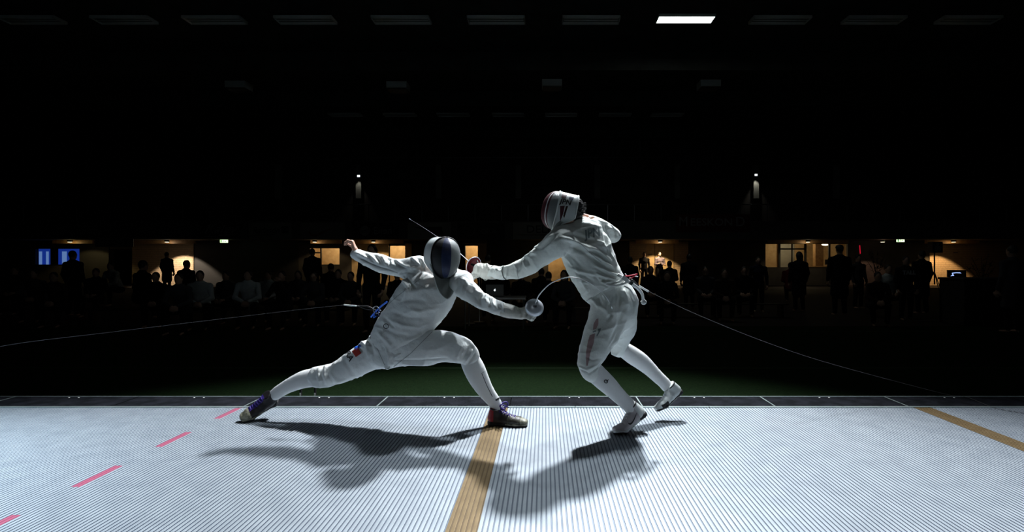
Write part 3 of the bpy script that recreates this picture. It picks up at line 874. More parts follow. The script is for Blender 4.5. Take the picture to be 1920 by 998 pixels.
downlight(590, 10, (1.0, 0.72, 0.38), 'dim spotlight before the lit tan window', 120)
downlight(1515, 8, (1.0, 0.80, 0.50), 'dim spotlight before the wide kiosk window', 120)

def exit_sign(px_, py_, Y, label):
    t = empty('exit_sign', W(px_, py_, Y)); tag(t, label, 'exit sign', 'green exit signs')
    mb = MB(); mb.box(-0.18, 0.18, 0, 0.05, -0.07, 0.07); mb.build('sign_box', M['exit'], t)
    # running man, arrow and door as dark shapes
    me = poly_mesh([[(-0.155, -0.06), (-0.10, -0.06), (-0.10, 0.06), (-0.155, 0.06)], [(0.085, -0.03), (0.12, 0.0), (0.085, 0.03)], [(0.03, -0.012), (0.09, -0.012), (0.09, 0.012), (0.03, 0.012)],
                    [(-0.03, 0.02), (-0.005, 0.02), (-0.005, 0.05), (-0.03, 0.05)], [(-0.05, -0.06), (-0.03, -0.06), (0.0, 0.015), (-0.035, 0.015)]])
    for v in me.vertices: v.co = Vector((v.co.x, -0.003, v.co.y))
    link('pictogram', me, M['exit_dark'], t)
    mb = MB(); mb.cyl((0, 0.025, 0.0701), (0, 0.025, zb - t.location.z - 0.002), 0.01, n=6); mb.build('hanger', M['black'], t)
exit_sign(419.5, 452.5, 26.0, 'small glowing green exit sign left, under the Kalev banner')
exit_sign(1689, 451.2, 26.0, 'small glowing green exit sign at right beside the orange lit wall')

# ---- wall lamps high on the far wall
for px_, py_, watts, lab in ((672, 330, 1.3, 'small lit lamp high on the far wall, left one'), (1418, 328, 3.5, 'small bright lamp high on the far wall, right one')):
    t = empty('wall_lamp', (xw(px_, YW - 0.35), YW - 0.32, zw(py_, YW - 0.35))); tag(t, lab, 'lamp', 'lamps high on the far wall')
    mb = MB(); mb.box(-0.10, 0.10, 0, 0.10, -0.07, 0.07); mb.cyl((0, 0.1, 0), (0, 0.119, 0), 0.03, n=8); mb.build('lamp_body', M['grey_plastic'], t)
    mb = MB(); mb.box(-0.07, 0.07, -0.008, 0.0, -0.05, 0.05); mb.build('lamp_glass', M['white_led'], t)
    l = spot('wall_lamp_beam', (xw(px_, YW - 0.35), YW - 0.36, zw(py_, YW) - 0.12), (xw(px_, YW), YW - 0.1, 3.0), watts * 5, (1, 0.97, 0.85), 60, 0.6, 0.03)

# ---- ceiling lamps
def ceiling_light(px_, py_, wpx, dpx, lit, label, group):
    z = ZC - 0.16; Y = F_PX * (z - CAM_Z) / (CY - py_)
    wd = wpx * Y / F_PX; dp = 0.40
    t = empty('ceiling_light', (xw(px_, Y), Y, z)); tag(t, label, 'ceiling lamp', group)
    hw = wd / 2
    mb = MB(); fr = 0.025
    mb.box(-hw, hw, -dp / 2, -dp / 2 + fr, 0, 0.06); mb.box(-hw, hw, dp / 2 - fr, dp / 2, 0, 0.06)
    mb.box(-hw, -hw + fr, -dp / 2, dp / 2, 0, 0.06); mb.box(hw - fr, hw, -dp / 2, dp / 2, 0, 0.06)
    mb.box(-hw, hw, -dp / 2, dp / 2, 0.06, 0.07)
    mb.box(-hw * 0.6 - 0.01, -hw * 0.6 + 0.01, -0.01, 0.01, 0.07, 0.1595); mb.box(hw * 0.6 - 0.01, hw * 0.6 + 0.01, -0.01, 0.01, 0.07, 0.1595)
    mb.build('lamp_body', M['lamp_body'], t)
    if lit:
        mb = MB(); mb.box(-hw + fr, hw - fr, -dp / 2 + fr, dp / 2 - fr, 0.004, 0.02); mb.build('diffuser', M['tube_on'], t)
    else:
        for yy in (-0.12, 0.0, 0.12):
            mb = MB(); mb.tube([(-hw + 0.05, yy, 0.03), (hw - 0.05, yy, 0.03)], 0.016, 8); mb.build('lamp_tube', M['tube_off'], t, True)
        for yy in (-0.06, 0.06):
            mb = MB(); mb.box(-hw + fr, hw - fr, yy - 0.004, yy + 0.004, 0.012, 0.05); mb.build('reflector', M['louvre'], t)
NAMES1 = ['leftmost', 'second from left', 'third from left', 'fourth from left', 'fifth from left', 'sixth from left', 'just left of the lit one', '', 'just right of the lit one', 'second right of the lit one', 'rightmost']
for i, px_ in enumerate((60, 233, 403, 573, 753, 931, 1108, 1285, 1462, 1638, 1815)):
    if i == 7: ceiling_light(px_, 37.5, 106, 12, True, 'brightly lit white strip lamp at top right of centre', 'front row of ceiling strip lamps')
    else: ceiling_light(px_, 40, 108, 12, False, 'unlit grey strip lamp in the front ceiling row, ' + NAMES1[i], 'front row of ceiling strip lamps')
NAMES2 = ['leftmost', 'second from left', 'third from left', 'fourth from left', 'fifth from left', 'sixth from left', 'rightmost']
for i, px_ in enumerate((648, 750, 850, 953, 1052, 1153, 1251)):
    ceiling_light(px_, 217, 60, 5, False, 'unlit thin strip lamp in the distant ceiling row, ' + NAMES2[i], 'distant row of ceiling strip lamps')
NAMES3 = ['leftmost', 'above the left fencer\'s mask', 'above the right fencer\'s mask', 'rightmost']
for i, (px_, py_) in enumerate(((440, 160), (743, 161), (1035, 157), (1333, 158))):
    Y = 17.5; t = empty('ceiling_heater', (xw(px_, Y), Y, zw(py_ + 6, Y))); tag(t, 'pale box unit hung from the dark ceiling, ' + NAMES3[i], 'heater', 'box units hung from the ceiling')
    mb = MB(); mb.box(-0.33, 0.33, 0, 0.5, 0.05, 0.26); mb.build('casing', M['lamp_body'], t)
    mb = MB(); mb.box(-0.31, 0.31, 0.02, 0.48, 0.0, 0.0499); mb.build('grille', M['louvre'], t)
    for x in (-0.28, 0.28):
        mb = MB(); mb.cyl((x, 0.25, 0.2601), (x, 0.25, ZC - t.location.z - 0.001), 0.01, n=6); mb.build('hanger', M['black'], t)

# ---- the floodlights themselves and housings for the added lights (above the frame)
for i, (loc, aim, watts, col, cone, bl, r) in enumerate(FLOODS):
    d = (Vector(aim) - Vector(loc)).normalized()
    t = empty('floodlight', loc); tag(t, ['floodlight hung above and behind the strip, brighter one', 'floodlight hung above the strip between the fencers', 'floodlight hung over the left end of the strip', 'floodlight hung over the right end of the strip', 'small floodlight hung behind the camera side'][i], 'floodlight', 'floodlights above the strip')
    mb = MB(); mb.lathe([(0.0, -0.30), (0.12, -0.28), (0.16, -0.2), (0.21, -0.03), (0.20, -0.03), (0.15, -0.19), (0.0, -0.2)], (0, 0, 0), d, 20); mb.build('housing', M['black'], t, True)
    mb = MB(); mb.lathe([(0.0, -0.17), (0.10, -0.175), (0.10, -0.18), (0.0, -0.185)], (0, 0, 0), d, 20); mb.build('lamp_glass', M['flood_on'], t)
    top = -np.array(d) * 0.29
    mb = MB(); mb.tube([top, (top[0], top[1], ZC - loc[2] - 0.001)], 0.015, 8); mb.build('hanger', M['black'], t)

# ================================================================== THE FENCERS
def adopt(root):
    """children modelled in world coordinates keep their place under an Empty that stands at the feet"""
    inv = Matrix.Translation(root.location).inverted()
    for c in root.children: c.matrix_parent_inverse = inv

def shoe(name, heel, toe, up, parent, mats, bend=0.0, laces=None, bow=False, swoosh=None, length=0.295, flip=1, lab=None, ground=True, lace_r=0.0022, width=1.0):
    """heel, toe: world points under the sole; up: rough up vector; bend: toe lift at the ball (radians)"""
    heel = np.array(heel, float); toe = np.array(toe, float)
    fx = toe - heel; fx /= np.linalg.norm(fx)
    uz = np.array(up, float); uz -= fx * (uz @ fx); uz /= np.linalg.norm(uz)
    uy = np.cross(uz, fx)
    R = np.stack([fx, uy, uz], 1); S = length / 0.295
    def bendv(v):
        v = v.copy(); xb = 0.195
        t = np.clip((v[:, 0] - (xb - 0.03)) / 0.06, 0, 1) * bend
        dx = np.maximum(v[:, 0] - xb, 0)
        z = v[:, 2]
        v[:, 0] = np.where(v[:, 0] > xb, xb + dx * np.cos(t) - z * np.sin(t), v[:, 0] - z * np.sin(t))
        v[:, 2] = z * np.cos(t) + dx * np.sin(t)
        return v
    def place(v): return heel + (bendv(np.asarray(v, float)) * S * [1, width, 1]) @ R.T
    f = Field()
    f.ell((0.045, 0, 0.045), (0.045, 0.034, 0.045), 0.02)
    f.chain([(0.045, 0, 0.05), (0.050, 0, 0.085), (0.055, 0, 0.112)], [0.041, 0.037, 0.036], [0.033, 0.032, 0.033], 0.02, ref=(0, 1, 0))
    f.chain([(0.05, 0, 0.035), (0.11, 0.002, 0.038), (0.17, 0.004, 0.034), (0.215, 0.004, 0.030), (0.262, 0.0, 0.026)], [0.040, 0.038, 0.033, 0.029, 0.022], [0.034, 0.038, 0.045, 0.047, 0.036], 0.02, ref=(0, 1, 0))
    f.chain([(0.075, 0, 0.085), (0.12, 0, 0.066), (0.165, 0, 0.047)], [0.024, 0.020, 0.016], [0.026, 0.024, 0.022], 0.02, ref=(0, 1, 0))
    f.cut([((0, 0, 0.014), (0, 0, -1))])
    f.cut([((0.055, 0, 0.116), (0.25, 0, 1))])
    v, q = f.surface(0.0045, 0, 1)
    fs_ = Field()
    fs_.chain([(0.035, 0, 0.012), (0.10, 0.0, 0.012), (0.20, 0.004, 0.012), (0.262, 0.0, 0.014)], [0.024, 0.02, 0.022, 0.020], [0.037, 0.034, 0.050, 0.038], 0.015, ref=(0, 1, 0))
    fs_.ell((0.03, 0, 0.016), (0.034, 0.036, 0.030), 0.015); fs_.cut([((0, 0, 0.0), (0, 0, -1))]); fs_.cut([((0, 0, 0.030), (-0.04, 0, 1))])
    vs_, qs_ = fs_.surface(0.0045, 0, 1)
    if ground: heel = heel + np.array([0, 0, 0.0012 - place(vs_)[:, 2].min()])
    up_me = np_mesh('upper', place(v), q)
    o = link('upper', up_me, mats['upper'], parent, True)
    c = v[q].mean(1); mi = np.zeros(len(q), int)
    if mats.get('fn') is not None: mi = mats['fn'](c, flip)
    up_me.polygons.foreach_set('material_index', mi.astype(np.int32))
    # sole
    v, q = vs_, qs_; me = np_mesh('sole', place(v), q)
    s_ = link('sole', me, mats['sole'], parent, True)
    c = v[q].mean(1); me.polygons.foreach_set('material_index', (mats['solefn'](c) if mats.get('solefn') else np.zeros(len(q))).astype(np.int32))
    # laces
    lm = laces or M['white_print']; mb = MB()
    def zt(x): return float(np.interp(x, [0.075, 0.12, 0.165, 0.215], [0.108, 0.089, 0.069, 0.060])) + 0.003
    for i in range(6):
        x = 0.086 + i * 0.019
        for sg in (-1, 1):
            pts = [(x, -0.026 * sg, zt(x) - 0.011), (x + 0.007, -0.012 * sg, zt(x) - 0.001), (x + 0.012, 0.010 * sg, zt(x + 0.012)), (x + 0.018, 0.026 * sg, zt(x + 0.018) - 0.009)]
            mb.tube(place(pts), lace_r, 5)
    if bow:
        for sg in (-1, 1):
            pts = [(0.086, 0, 0.112), (0.095, 0.02 * sg, 0.145), (0.125, 0.045 * sg, 0.150), (0.130, 0.040 * sg, 0.122), (0.092, 0.004 * sg, 0.112)]
            mb.tube([place([p])[0] for p in curve_pts(pts, 5)], 0.006, 6, flat=0.6)
            pts = [(0.088, 0, 0.113), (0.110, 0.03 * sg, 0.128), (0.140, 0.052 * sg, 0.108)]
            mb.tube([place([p])[0] for p in curve_pts(pts, 4)], 0.004, 5)
    mb.build('laces', lm, parent, True)
    # collar roll
    ring_ = [(0.055 + 0.036 * math.cos(a), 0.033 * math.sin(a), 0.108 - 0.009 * math.cos(a)) for a in np.linspace(0, 2 * math.pi, 22)]
    mb = MB(); mb.tube(place(ring_), 0.0055, 6); mb.build('collar', mats['collar'], parent, True)
    if swoosh:
        me = poly_mesh(swoosh_poly()); refine(me, 0.25)
        from mathutils.bvhtree import BVHTree
        b = BVHTree.FromPolygons([v_.co.copy() for v_ in up_me.vertices], [tuple(p.vertices) for p in up_me.polygons])
        lat = uy * flip
        for v_ in me.vertices:
            lx, lz = 0.105 - v_.co.x * 0.052, 0.056 + v_.co.y * 0.05
            p = place([(lx, 0, lz)])[0] + lat * 0.12
            h_ = b.ray_cast(Vector(p), Vector(-lat), 0.3)
            v_.co = h_[0] + Vector(lat) * 0.0015 if h_[0] is not None else Vector(p - lat * 0.07)
        me.materials.clear(); link('side_mark', me, swoosh, parent)
    return o

def mask(root, C, Fw, Up, A, scheme):
    """fencing mask: wire dome, side shell, trim roll, bib"""
    C = np.array(C, float); Fw = np.array(Fw, float); Fw /= np.linalg.norm(Fw)
    Up = np.array(Up, float); Up -= Fw * (Up @ Fw); Up /= np.linalg.norm(Up)
    Rt = np.cross(Fw, Up)
    R = np.stack([Rt, Fw, Up], 1)
    def place(v): return C + np.asarray(v, float) @ R.T
    H, Wd, D = A
    def hw(t):      # half width at height t (-1 chin .. 1 top)
        return Wd * (max(1 - abs(t) ** 2.6, 0)) ** 0.5 * (1 - 0.16 * max(-t, 0))
    def dp(t): return D * (max(1 - abs(t) ** 2.4, 0)) ** 0.5
    mroot = empty('fencing_mask', (0, 0, 0)); mroot.parent = root
    nu, nv = 34, 40; vs = []; fs = []; mi = []
    for j in range(nv + 1):
        t = math.sin(math.pi * (j / nv - 0.5)) * 0.9999
        for i in range(nu + 1):
            a = math.pi * (i / nu - 0.5)
            x = hw(t) * math.sin(a); y = dp(t) * abs(math.cos(a)) ** 0.85
            vs.append((x, y + 0.012 * (1 - abs(math.sin(a))), t * H))
    for j in range(nv):
        for i in range(nu):
            k = j * (nu + 1) + i
            fs.append((k, k + 1, k + nu + 2, k + nu + 1))
            a = (i + 0.5) / nu * 2 - 1; t = math.sin(math.pi * ((j + 0.5) / nv - 0.5))
            mi.append(scheme['dome'](a, t, hw(t) * math.sin(a * math.pi / 2) / Wd))
    me = np_mesh('wire_mesh', place(vs), np.array(fs)); dome = link('wire_mesh', me, scheme['dome_mats'], mroot, True)
    me.polygons.foreach_set('material_index', np.array(mi, np.int32))
    # boundary loop
    def loop(s, ex=0.0):
        a = 2 * math.pi * s; t = math.cos(a) ; t = max(-0.9999, min(0.9999, t))
        x = hw(t) * (1 if s < 0.5 else -1); nrm = np.array([math.sin(a), 0, math.cos(a)])
        return np.array([x, 0, t * H]) + nrm * ex
    def hwl(s):     # smooth superellipse loop, s 0..1 clockwise from the top
        a = 2 * math.pi * s; ca, sa = math.cos(a), math.sin(a)
        n = 2.45; r = (abs(ca) ** n + abs(sa) ** n) ** (-1 / n)
        z = ca * r; x = sa * r * (1 - 0.16 * max(-z, 0))
        return x * Wd, z * H
    def back(s):    # length of the shell behind the trim
        z = hwl(s)[1] / H
        return scheme['len'] * (1.0 if z > -0.30 else max(0.06, 1 - (-0.30 - z) / 0.66))
    n = 72; m = 7; vs = []; fs = []; mi = []
    for k in range(n):
        x, z = hwl(k / n); L = back(k / n)
        for j in range(m):
            y = -L * j / (m - 1); q = 1 + 0.03 * j / (m - 1)
            vs.append((x * q, y, z * (1 - 0.02 * j / (m - 1))))
    for k in range(n):
        for j in range(m - 1):
            a = k * m + j; b = ((k + 1) % n) * m + j
            fs.append((a, b, b + 1, a + 1)); x, z = hwl((k + 0.5) / n)
            mi.append(scheme['shell'](x / Wd, z / H, (j + 0.5) / (m - 1)))
    me = np_mesh('side_shell', place(vs), np.array(fs)); shell = link('side_shell', me, scheme['shell_mats'], mroot, True)
    me.polygons.foreach_set('material_index', np.array(mi, np.int32))
    so = shell.modifiers.new('thick', 'SOLIDIFY'); so.thickness = 0.003; so.offset = 0
    mb = MB(); pts = [place([(hwl(k / 48)[0] * 1.01, 0.002, hwl(k / 48)[1] * 1.01)])[0] for k in range(49)]
    mb.tube(pts, 0.006, 8); mb.build('front_trim', scheme['trim'], mroot, True)
    mb = MB(); pts = []
    for k in range(49):
        x, z = hwl(k / 48); pts.append(place([(x * 1.03, -back(k / 48), z * 0.985)])[0])
    mb.tube(pts, 0.0045, 8); mb.build('rear_trim', scheme['trim2'], mroot, True)
    # bib: cloth hanging from the lower half of the shell to a rounded point
    vs = []; fs = []; n = 40; m = 14; bl = scheme['bib']
    for k in range(n + 1):
        s = 0.27 + 0.46 * k / n; x, z = hwl(s); L = back(s) * 0.92
        u = (k / n) * 2 - 1
        for j in range(m + 1):
            t = j / m
            y0 = -L * (0.75 - 0.75 * max(0, 1 - abs(u)) ** 1.0) - 0.004
            drop = bl * (1 - abs(u) ** 1.7 * 0.35)
            xx = x * (0.965 + 0.06 * t - 0.16 * t ** 1.5)
            zz = z + 0.012 - (drop + (0.0)) * t - 0.02 * t * (1 - abs(u))
            yy = y0 * (1 - t) ** 2 + t * (scheme['bibf'] - 0.075 * abs(u) ** 1.6) + 0.008 * math.sin(u * 9 + t * 6) * t * (1 - t) * 3
            vs.append((xx, yy, zz))
    for k in range(n):
        for j in range(m):
            a = k * (m + 1) + j; fs.append((a, a + m + 1, a + m + 2, a + 1))
    me = np_mesh('bib', place(vs), np.array(fs)); bib = link('bib', me, scheme['bib_mat'], mroot, True)
    so = bib.modifiers.new('thick', 'SOLIDIFY'); so.thickness = 0.006; so.offset = 0
    mb = MB(); edge_ = [place([vs[k * (m + 1) + m]])[0] for k in range(n + 1)]
    mb.tube(edge_, 0.0035, 6); mb.build('bib_hem', scheme['trim2'], mroot, True)
    return mroot, shell, dome, place, R

def epee(root_name, label, gc, axis, blade, bell_in, bell_out, gr, grip_dir, grip_len=0.11):
    root = empty(root_name, tuple(gc)); tag(root, label, 'fencing sword')
    axis = np.array(axis, float); axis /= np.linalg.norm(axis); gc = np.array(gc, float)
    prof_o = [(0.012, gr * 0.50)] + [(gr * math.sin(a), gr * 0.52 * math.cos(a)) for a in np.linspace(0.15, math.pi / 2, 12)]
    prof_i = [((gr - 0.003) * math.sin(a), (gr * 0.52) * math.cos(a) - 0.003) for a in np.linspace(math.pi / 2, 0.02, 12)]
    mb = MB(); mb.lathe(prof_o, gc, axis, 36, 0); n0 = len(mb.f); mb.lathe(prof_i, gc, axis, 36, 1)
    mb.build('bell_guard', [bell_out, bell_in], root, True)
    mb = MB(); u = np.cross(axis, (0, 0, 1)); u /= np.linalg.norm(u); w_ = np.cross(axis, u)
    mb.tube([gc + (u * math.cos(a) + w_ * math.sin(a)) * gr for a in np.linspace(0, 2 * math.pi, 37)], 0.0028, 6); mb.build('guard_rim', M['steel'], root, True)
    bl = curve_pts(blade, 12); nb = len(bl)
    rs = [0.0044 - 0.0029 * (i / (nb - 1)) for i in range(nb)]
    mb = MB(); mb.tube(bl, rs, 6); mb.build('blade', M['steel_dull'], root, True)
    t = bl[-1] - bl[-2]; t /= np.linalg.norm(t)
    mb = MB(); mb.cyl(bl[-1] - t * 0.012, bl[-1] + t * 0.006, 0.0042, n=10); mb.build('point', M['steel'], root, True)
    g = np.array(grip_dir, float); g /= np.linalg.norm(g); a0 = gc - axis * 0.0 + axis * gr * 0.4
    mb = MB(); mb.tube([a0, gc + g * grip_len * 0.3, gc + g * grip_len * 0.65, gc + g * grip_len], [0.007, 0.013, 0.012, 0.009], 10)
    nn = np.cross(g, (0, 1, 0)); nn /= np.linalg.norm(nn)
    mb.tube([gc + g * grip_len * 0.35, gc + g * grip_len * 0.3 + nn * 0.03, gc + g * grip_len * 0.15 + nn * 0.042], [0.008, 0.006, 0.005], 8)
    mb.build('grip', M['black'], root, True)
    adopt(root)
    return root

VX = 0.0058
# ------------------------------------------------------------------ left fencer (lunging, chest to the camera)
YA = 3.74
fa = empty('person', tuple(W(735, 792, 3.82)[:2]) + (0.0,))
tag(fa, 'fencer lunging at left, navy and black wire mask, rear arm flung back', 'person')
tor = Field()
tor.px([(836, 514, 3.81, 18, .055), (824, 530, 3.785, 38, .078), (806, 548, 3.74, 49, .110), (786, 572, 3.75, 49, .122), (768, 598, 3.77, 47, .118), (752, 622, 3.79, 47, .122), (742, 645, 3.80, 47, .125)], 0.03)
tor.px([(785, 505, 3.79, 22, .070), (814, 519, 3.83, 20, .060), (840, 523, 3.82, 20, .060), (866, 531, 3.68, 21, .068)], 0.04)
arms = Field()
arms.px([(786, 503, 3.77, 22, .070), (770, 505, 3.80, 22, .064), (753, 503, 3.83, 17.5, .056), (735, 500, 3.86, 15.5, .054), (715, 495, 3.90, 16.5, .055), (700, 490, 3.92, 15, .050), (684, 484, 3.94, 12.5, .043), (667, 476, 3.96, 9.5, .036)], 0.018, k0=0.04)
arms.px([(862, 533, 3.66, 21, .070), (880, 547, 3.63, 19, .062), (899, 562, 3.60, 15.5, .054), (916, 570, 3.58, 14.5, .050), (932, 577, 3.56, 14.2, .048), (950, 583, 3.54, 12.2, .043)], 0.018, k0=0.04)
hips = Field()
hips.px([(770, 600, 3.77, 40, .10), (750, 628, 3.79, 43, .118), (737, 652, 3.80, 38, .118)], 0.03)
thighs = Field()
thighs.px([(722, 655, 3.83, 33, .098), (700, 663, 3.84, 30, .094), (676, 677, 3.85, 26.5, .088), (652, 690, 3.86, 23.5, .080), (630, 700, 3.87, 20.5, .072), (608, 706, 3.87, 20.5, .068), (594, 708, 3.87, 19.5, .064)], 0.012, k0=0.04)
thighs.px([(752, 655, 3.78, 31, .100), (782, 652, 3.75, 33, .098), (812, 650, 3.73, 31, .094), (840, 651, 3.71, 28, .086), (862, 656, 3.69, 25.5, .076), (876, 663, 3.69, 19.5, .066), (881, 671, 3.70, 17.5, .062)], 0.012, k0=0.04)
socks = Field()
rs_rows = [(606, 706, 3.87, 15, .052), (590, 708, 3.88, 17, .056), (572, 711, 3.88, 16.2, .055), (556, 717, 3.88, 14.6, .050), (541, 724, 3.88, 12.8, .044), (527, 732, 3.88, 11.6, .040), (516, 740, 3.88, 11, .040)]
fs_rows = [(876, 664, 3.70, 14, .050), (882, 677, 3.71, 18.2, .060), (890, 694, 3.71, 19.6, .061), (898, 711, 3.72, 18.4, .056), (908, 729, 3.73, 15.6, .048), (918, 743, 3.74, 13.4, .043), (928, 756, 3.75, 11.8, .040), (932, 768, 3.75, 12, .040)]
socks.px(rs_rows, 0.012); socks.px(fs_rows, 0.012)

# continuous body under the clothes: trunk, limbs, neck, head and hands in one surface
body = Field()
for p_ in (tor, arms, hips, thighs, socks): body.extend(p_)
def shrink(F, s_):
    out = []
    for op in F.ops:
        if op[0] == 'seg': out.append(('seg', op[1], op[2]) + tuple(max(x - s_, 0.02) for x in op[3:7]) + op[7:])
        else: out.append(op)
    F.ops = out; return F
shrink(body, 0.024)
MA_C = W(835, 484, 3.62); MA_F = np.array([0.50, -0.86, -0.06])
hdA = MA_C - MA_F * 0.045
body.chain([W(836, 518, 3.78), hdA - np.array([0, 0, 0.06])], [0.058, 0.055], [0.058, 0.055], 0.03)
body.ell(hdA + np.array([0, 0, 0.01]), (0.076, 0.090, 0.110), 0.03)
body.ell(hdA + MA_F * 0.085 + np.array([0, 0, -0.01]), (0.016, 0.018, 0.024), 0.012)      # nose
body.ell(hdA + MA_F * 0.060 + np.array([0, 0, -0.065]), (0.035, 0.030, 0.030), 0.02)      # jaw
for sg in (-1, 1):
    e_ = np.cross(MA_F, (0, 0, 1.0)) * sg
    body.ell(hdA + e_ * 0.078, (0.012, 0.012, 0.030), 0.008)                                # ears
# rear hand: loosely curled, seen against the lit wall
hand(body, W(667, 472, 3.96), (-0.35, 0.05, 0.94), (-0.90, -0.2, -0.35), -1, curl=(0.85, 0.85, 0.85, 0.8), r=0.0095, scale=0.92, tcurl=0.5)
sheet(body, 0.0052, 'body', M['skin'], fa)

# clothing
br = Field(); br.extend(hips); br.extend(thighs); br.ell(W(724, 672, 3.79), (0.09, 0.10, 0.07), 0.05)
FA_BR = [([(640, 668), (655, 690), (668, 712)], -2.5, 5), ([(606, 686), (600, 700), (606, 724)], -5, 2.6), ([(598, 690), (596, 706), (600, 727)], 4, 2.4), ([(612, 684), (607, 700), (614, 724)], 5, 2.6), ([(622, 682), (613, 700), (622, 722), (640, 722)], -4, 2.6),
         ([(628, 680), (620, 700), (632, 716), (650, 712)], 4, 3), ([(690, 626), (700, 640), (708, 662)], 6, 3.4), ([(683, 632), (694, 648), (700, 668)], -5, 2.8), ([(676, 638), (688, 650), (690, 668)], 5, 3), ([(668, 646), (680, 660)], -4, 2.4),
         ([(866, 632), (882, 642), (890, 655)], 5, 3.5), ([(880, 650), (874, 662), (866, 676)], -4, 2.4), ([(886, 654), (881, 666), (872, 680)], 4.5, 2.2), ([(868, 646), (862, 660), (856, 674)], 3, 3), ([(893, 660), (886, 672), (876, 684)], -4, 2.0),
         ([(750, 682), (800, 684), (845, 681)], 4, 3), ([(740, 676), (790, 676), (840, 672)], -3, 2.5)]
o = sheet(br, VX, 'breeches', M['cloth'], fa, folds=FA_BR, noise=(0.006, (9, 9, 14), 3.0))
br_a = o
jk = Field(); jk.extend(tor); jk.extend(arms)
jk.ell(W(728, 665, 3.73), (0.055, 0.07, 0.10), 0.05)
def off(F, s_):
    out = []
    for op in F.ops:
        if op[0] == 'seg': out.append(('seg', op[1], op[2]) + tuple(x + s_ for x in op[3:7]) + op[7:])
        else: out.append(op)
    G_ = Field(); G_.ops = out; return G_
tor2 = off(tor, 0.008); jk = Field(); jk.extend(tor2); jk.extend(arms)
jk.px([(760, 620, 3.70, 26, .05), (740, 655, 3.72, 20, .05), (728, 686, 3.74, 7, .05)], 0.05)
jk.ell(W(838, 514, 3.80), (0.075, 0.075, 0.04), 0.03)     # collar
# cut the jacket to its pointed front hem
def hem(F, a, b, Y, keep, zmax_py, yk=None):
    A_, B_ = W(a[0], a[1], Y), W(b[0], b[1], Y); d = B_ - A_
    n_ = np.array([d[2], 0, -d[0]]); K = W(keep[0], keep[1], Y)
    if (K - A_) @ n_ > 0: n_ = -n_
    F.cut([(A_, n_), (W(a[0], zmax_py, Y), (0, 0, -1))])
hem(jk, (692, 628), (724, 690), 3.75, (760, 600), 622)
hem(jk, (735, 689), (812, 622), 3.73, (760, 600), 606)
FA_JK = [
    # rear sleeve
    ([(668, 474), (684, 482), (700, 487)], 5, 3), ([(672, 482), (690, 492), (712, 502), (738, 508)], -5, 2.2), ([(684, 476), (694, 484), (700, 492)], -5, 2.4), ([(690, 477), (702, 486), (714, 498)], 6, 2.6),
    ([(703, 479), (709, 487), (712, 495)], -5, 2.2), ([(716, 481), (722, 490), (724, 498)], 6, 2.8), ([(724, 482), (731, 488), (731, 496)], -5, 2.4), ([(734, 488), (735, 496), (727, 502)], 5, 2.6),
    ([(737, 488), (746, 497), (760, 503)], -8, 2.8), ([(744, 490), (756, 498), (772, 503), (786, 500)], 5, 3), ([(748, 514), (760, 510), (775, 512)], -4, 3),
    ([(771, 482), (780, 490), (790, 500)], 4, 3), ([(788, 484), (794, 492), (798, 502)], 4, 2.2), ([(794, 482), (801, 492), (806, 500)], -5, 2), ([(784, 486), (790, 496), (797, 506)], -4, 2.2),
    # chest and belly
    ([(784, 500), (808, 512), (826, 524)], -5, 4), ([(752, 522), (766, 540), (758, 560)], 4, 3.5), ([(757, 516), (770, 530), (778, 540)], -5, 3), ([(748, 545), (775, 548), (810, 540), (845, 552)], 3.5, 7),
    ([(740, 566), (770, 562), (800, 566)], -3, 6), ([(760, 580), (790, 585), (820, 578)], 3.5, 5), ([(735, 585), (765, 596), (806, 596)], -3.5, 5), ([(728, 600), (756, 610), (786, 614), (808, 608)], 4, 5),
    ([(712, 610), (740, 626), (770, 632)], -4, 5), ([(718, 596), (730, 604), (738, 616)], -3.5, 4), ([(706, 620), (724, 638), (736, 652)], 4, 4.5), ([(760, 640), (780, 632), (800, 620)], 6, 3.5), ([(745, 655), (770, 648), (790, 634)], -4, 3.5),
    ([(735, 672), (750, 664), (768, 652)], 5, 3), ([(724, 655), (730, 668), (728, 684)], 5, 3), ([(732, 660), (738, 668), (736, 680)], -4, 2.6), ([(716, 648), (722, 664), (724, 680)], -5, 2.6),
    ([(860, 520), (858, 535), (852, 550)], -4, 3), ([(872, 520), (868, 535), (866, 550)], 3, 3),
    # front sleeve
    ([(866, 522), (878, 536), (872, 552)], 4, 4), ([(886, 534), (894, 548), (906, 552)], 4, 4), ([(905, 550), (900, 560), (902, 572)], -6, 2.6), ([(911, 551), (912, 562), (916, 574)], 7, 2.8), ([(908, 560), (914, 570)], 5, 2.4),
    ([(917, 556), (919, 566), (916, 578)], -7, 2.4), ([(923, 558), (924, 568), (928, 578)], 6, 2.4), ([(930, 562), (932, 572), (938, 580)], -4, 2.4), ([(938, 564), (942, 576), (944, 588)], 3, 2.6), ([(890, 556), (896, 566), (906, 578)], -3, 3),
]
jk_a = sheet(jk, VX, 'jacket', M['cloth'], fa, folds=FA_JK, noise=(0.006, (10, 8, 13), 7.0))
so_ = sheet(socks, VX * 0.9, 'sock', M['sock'], fa, noise=(0.0008, (30, 30, 30), 1.0))
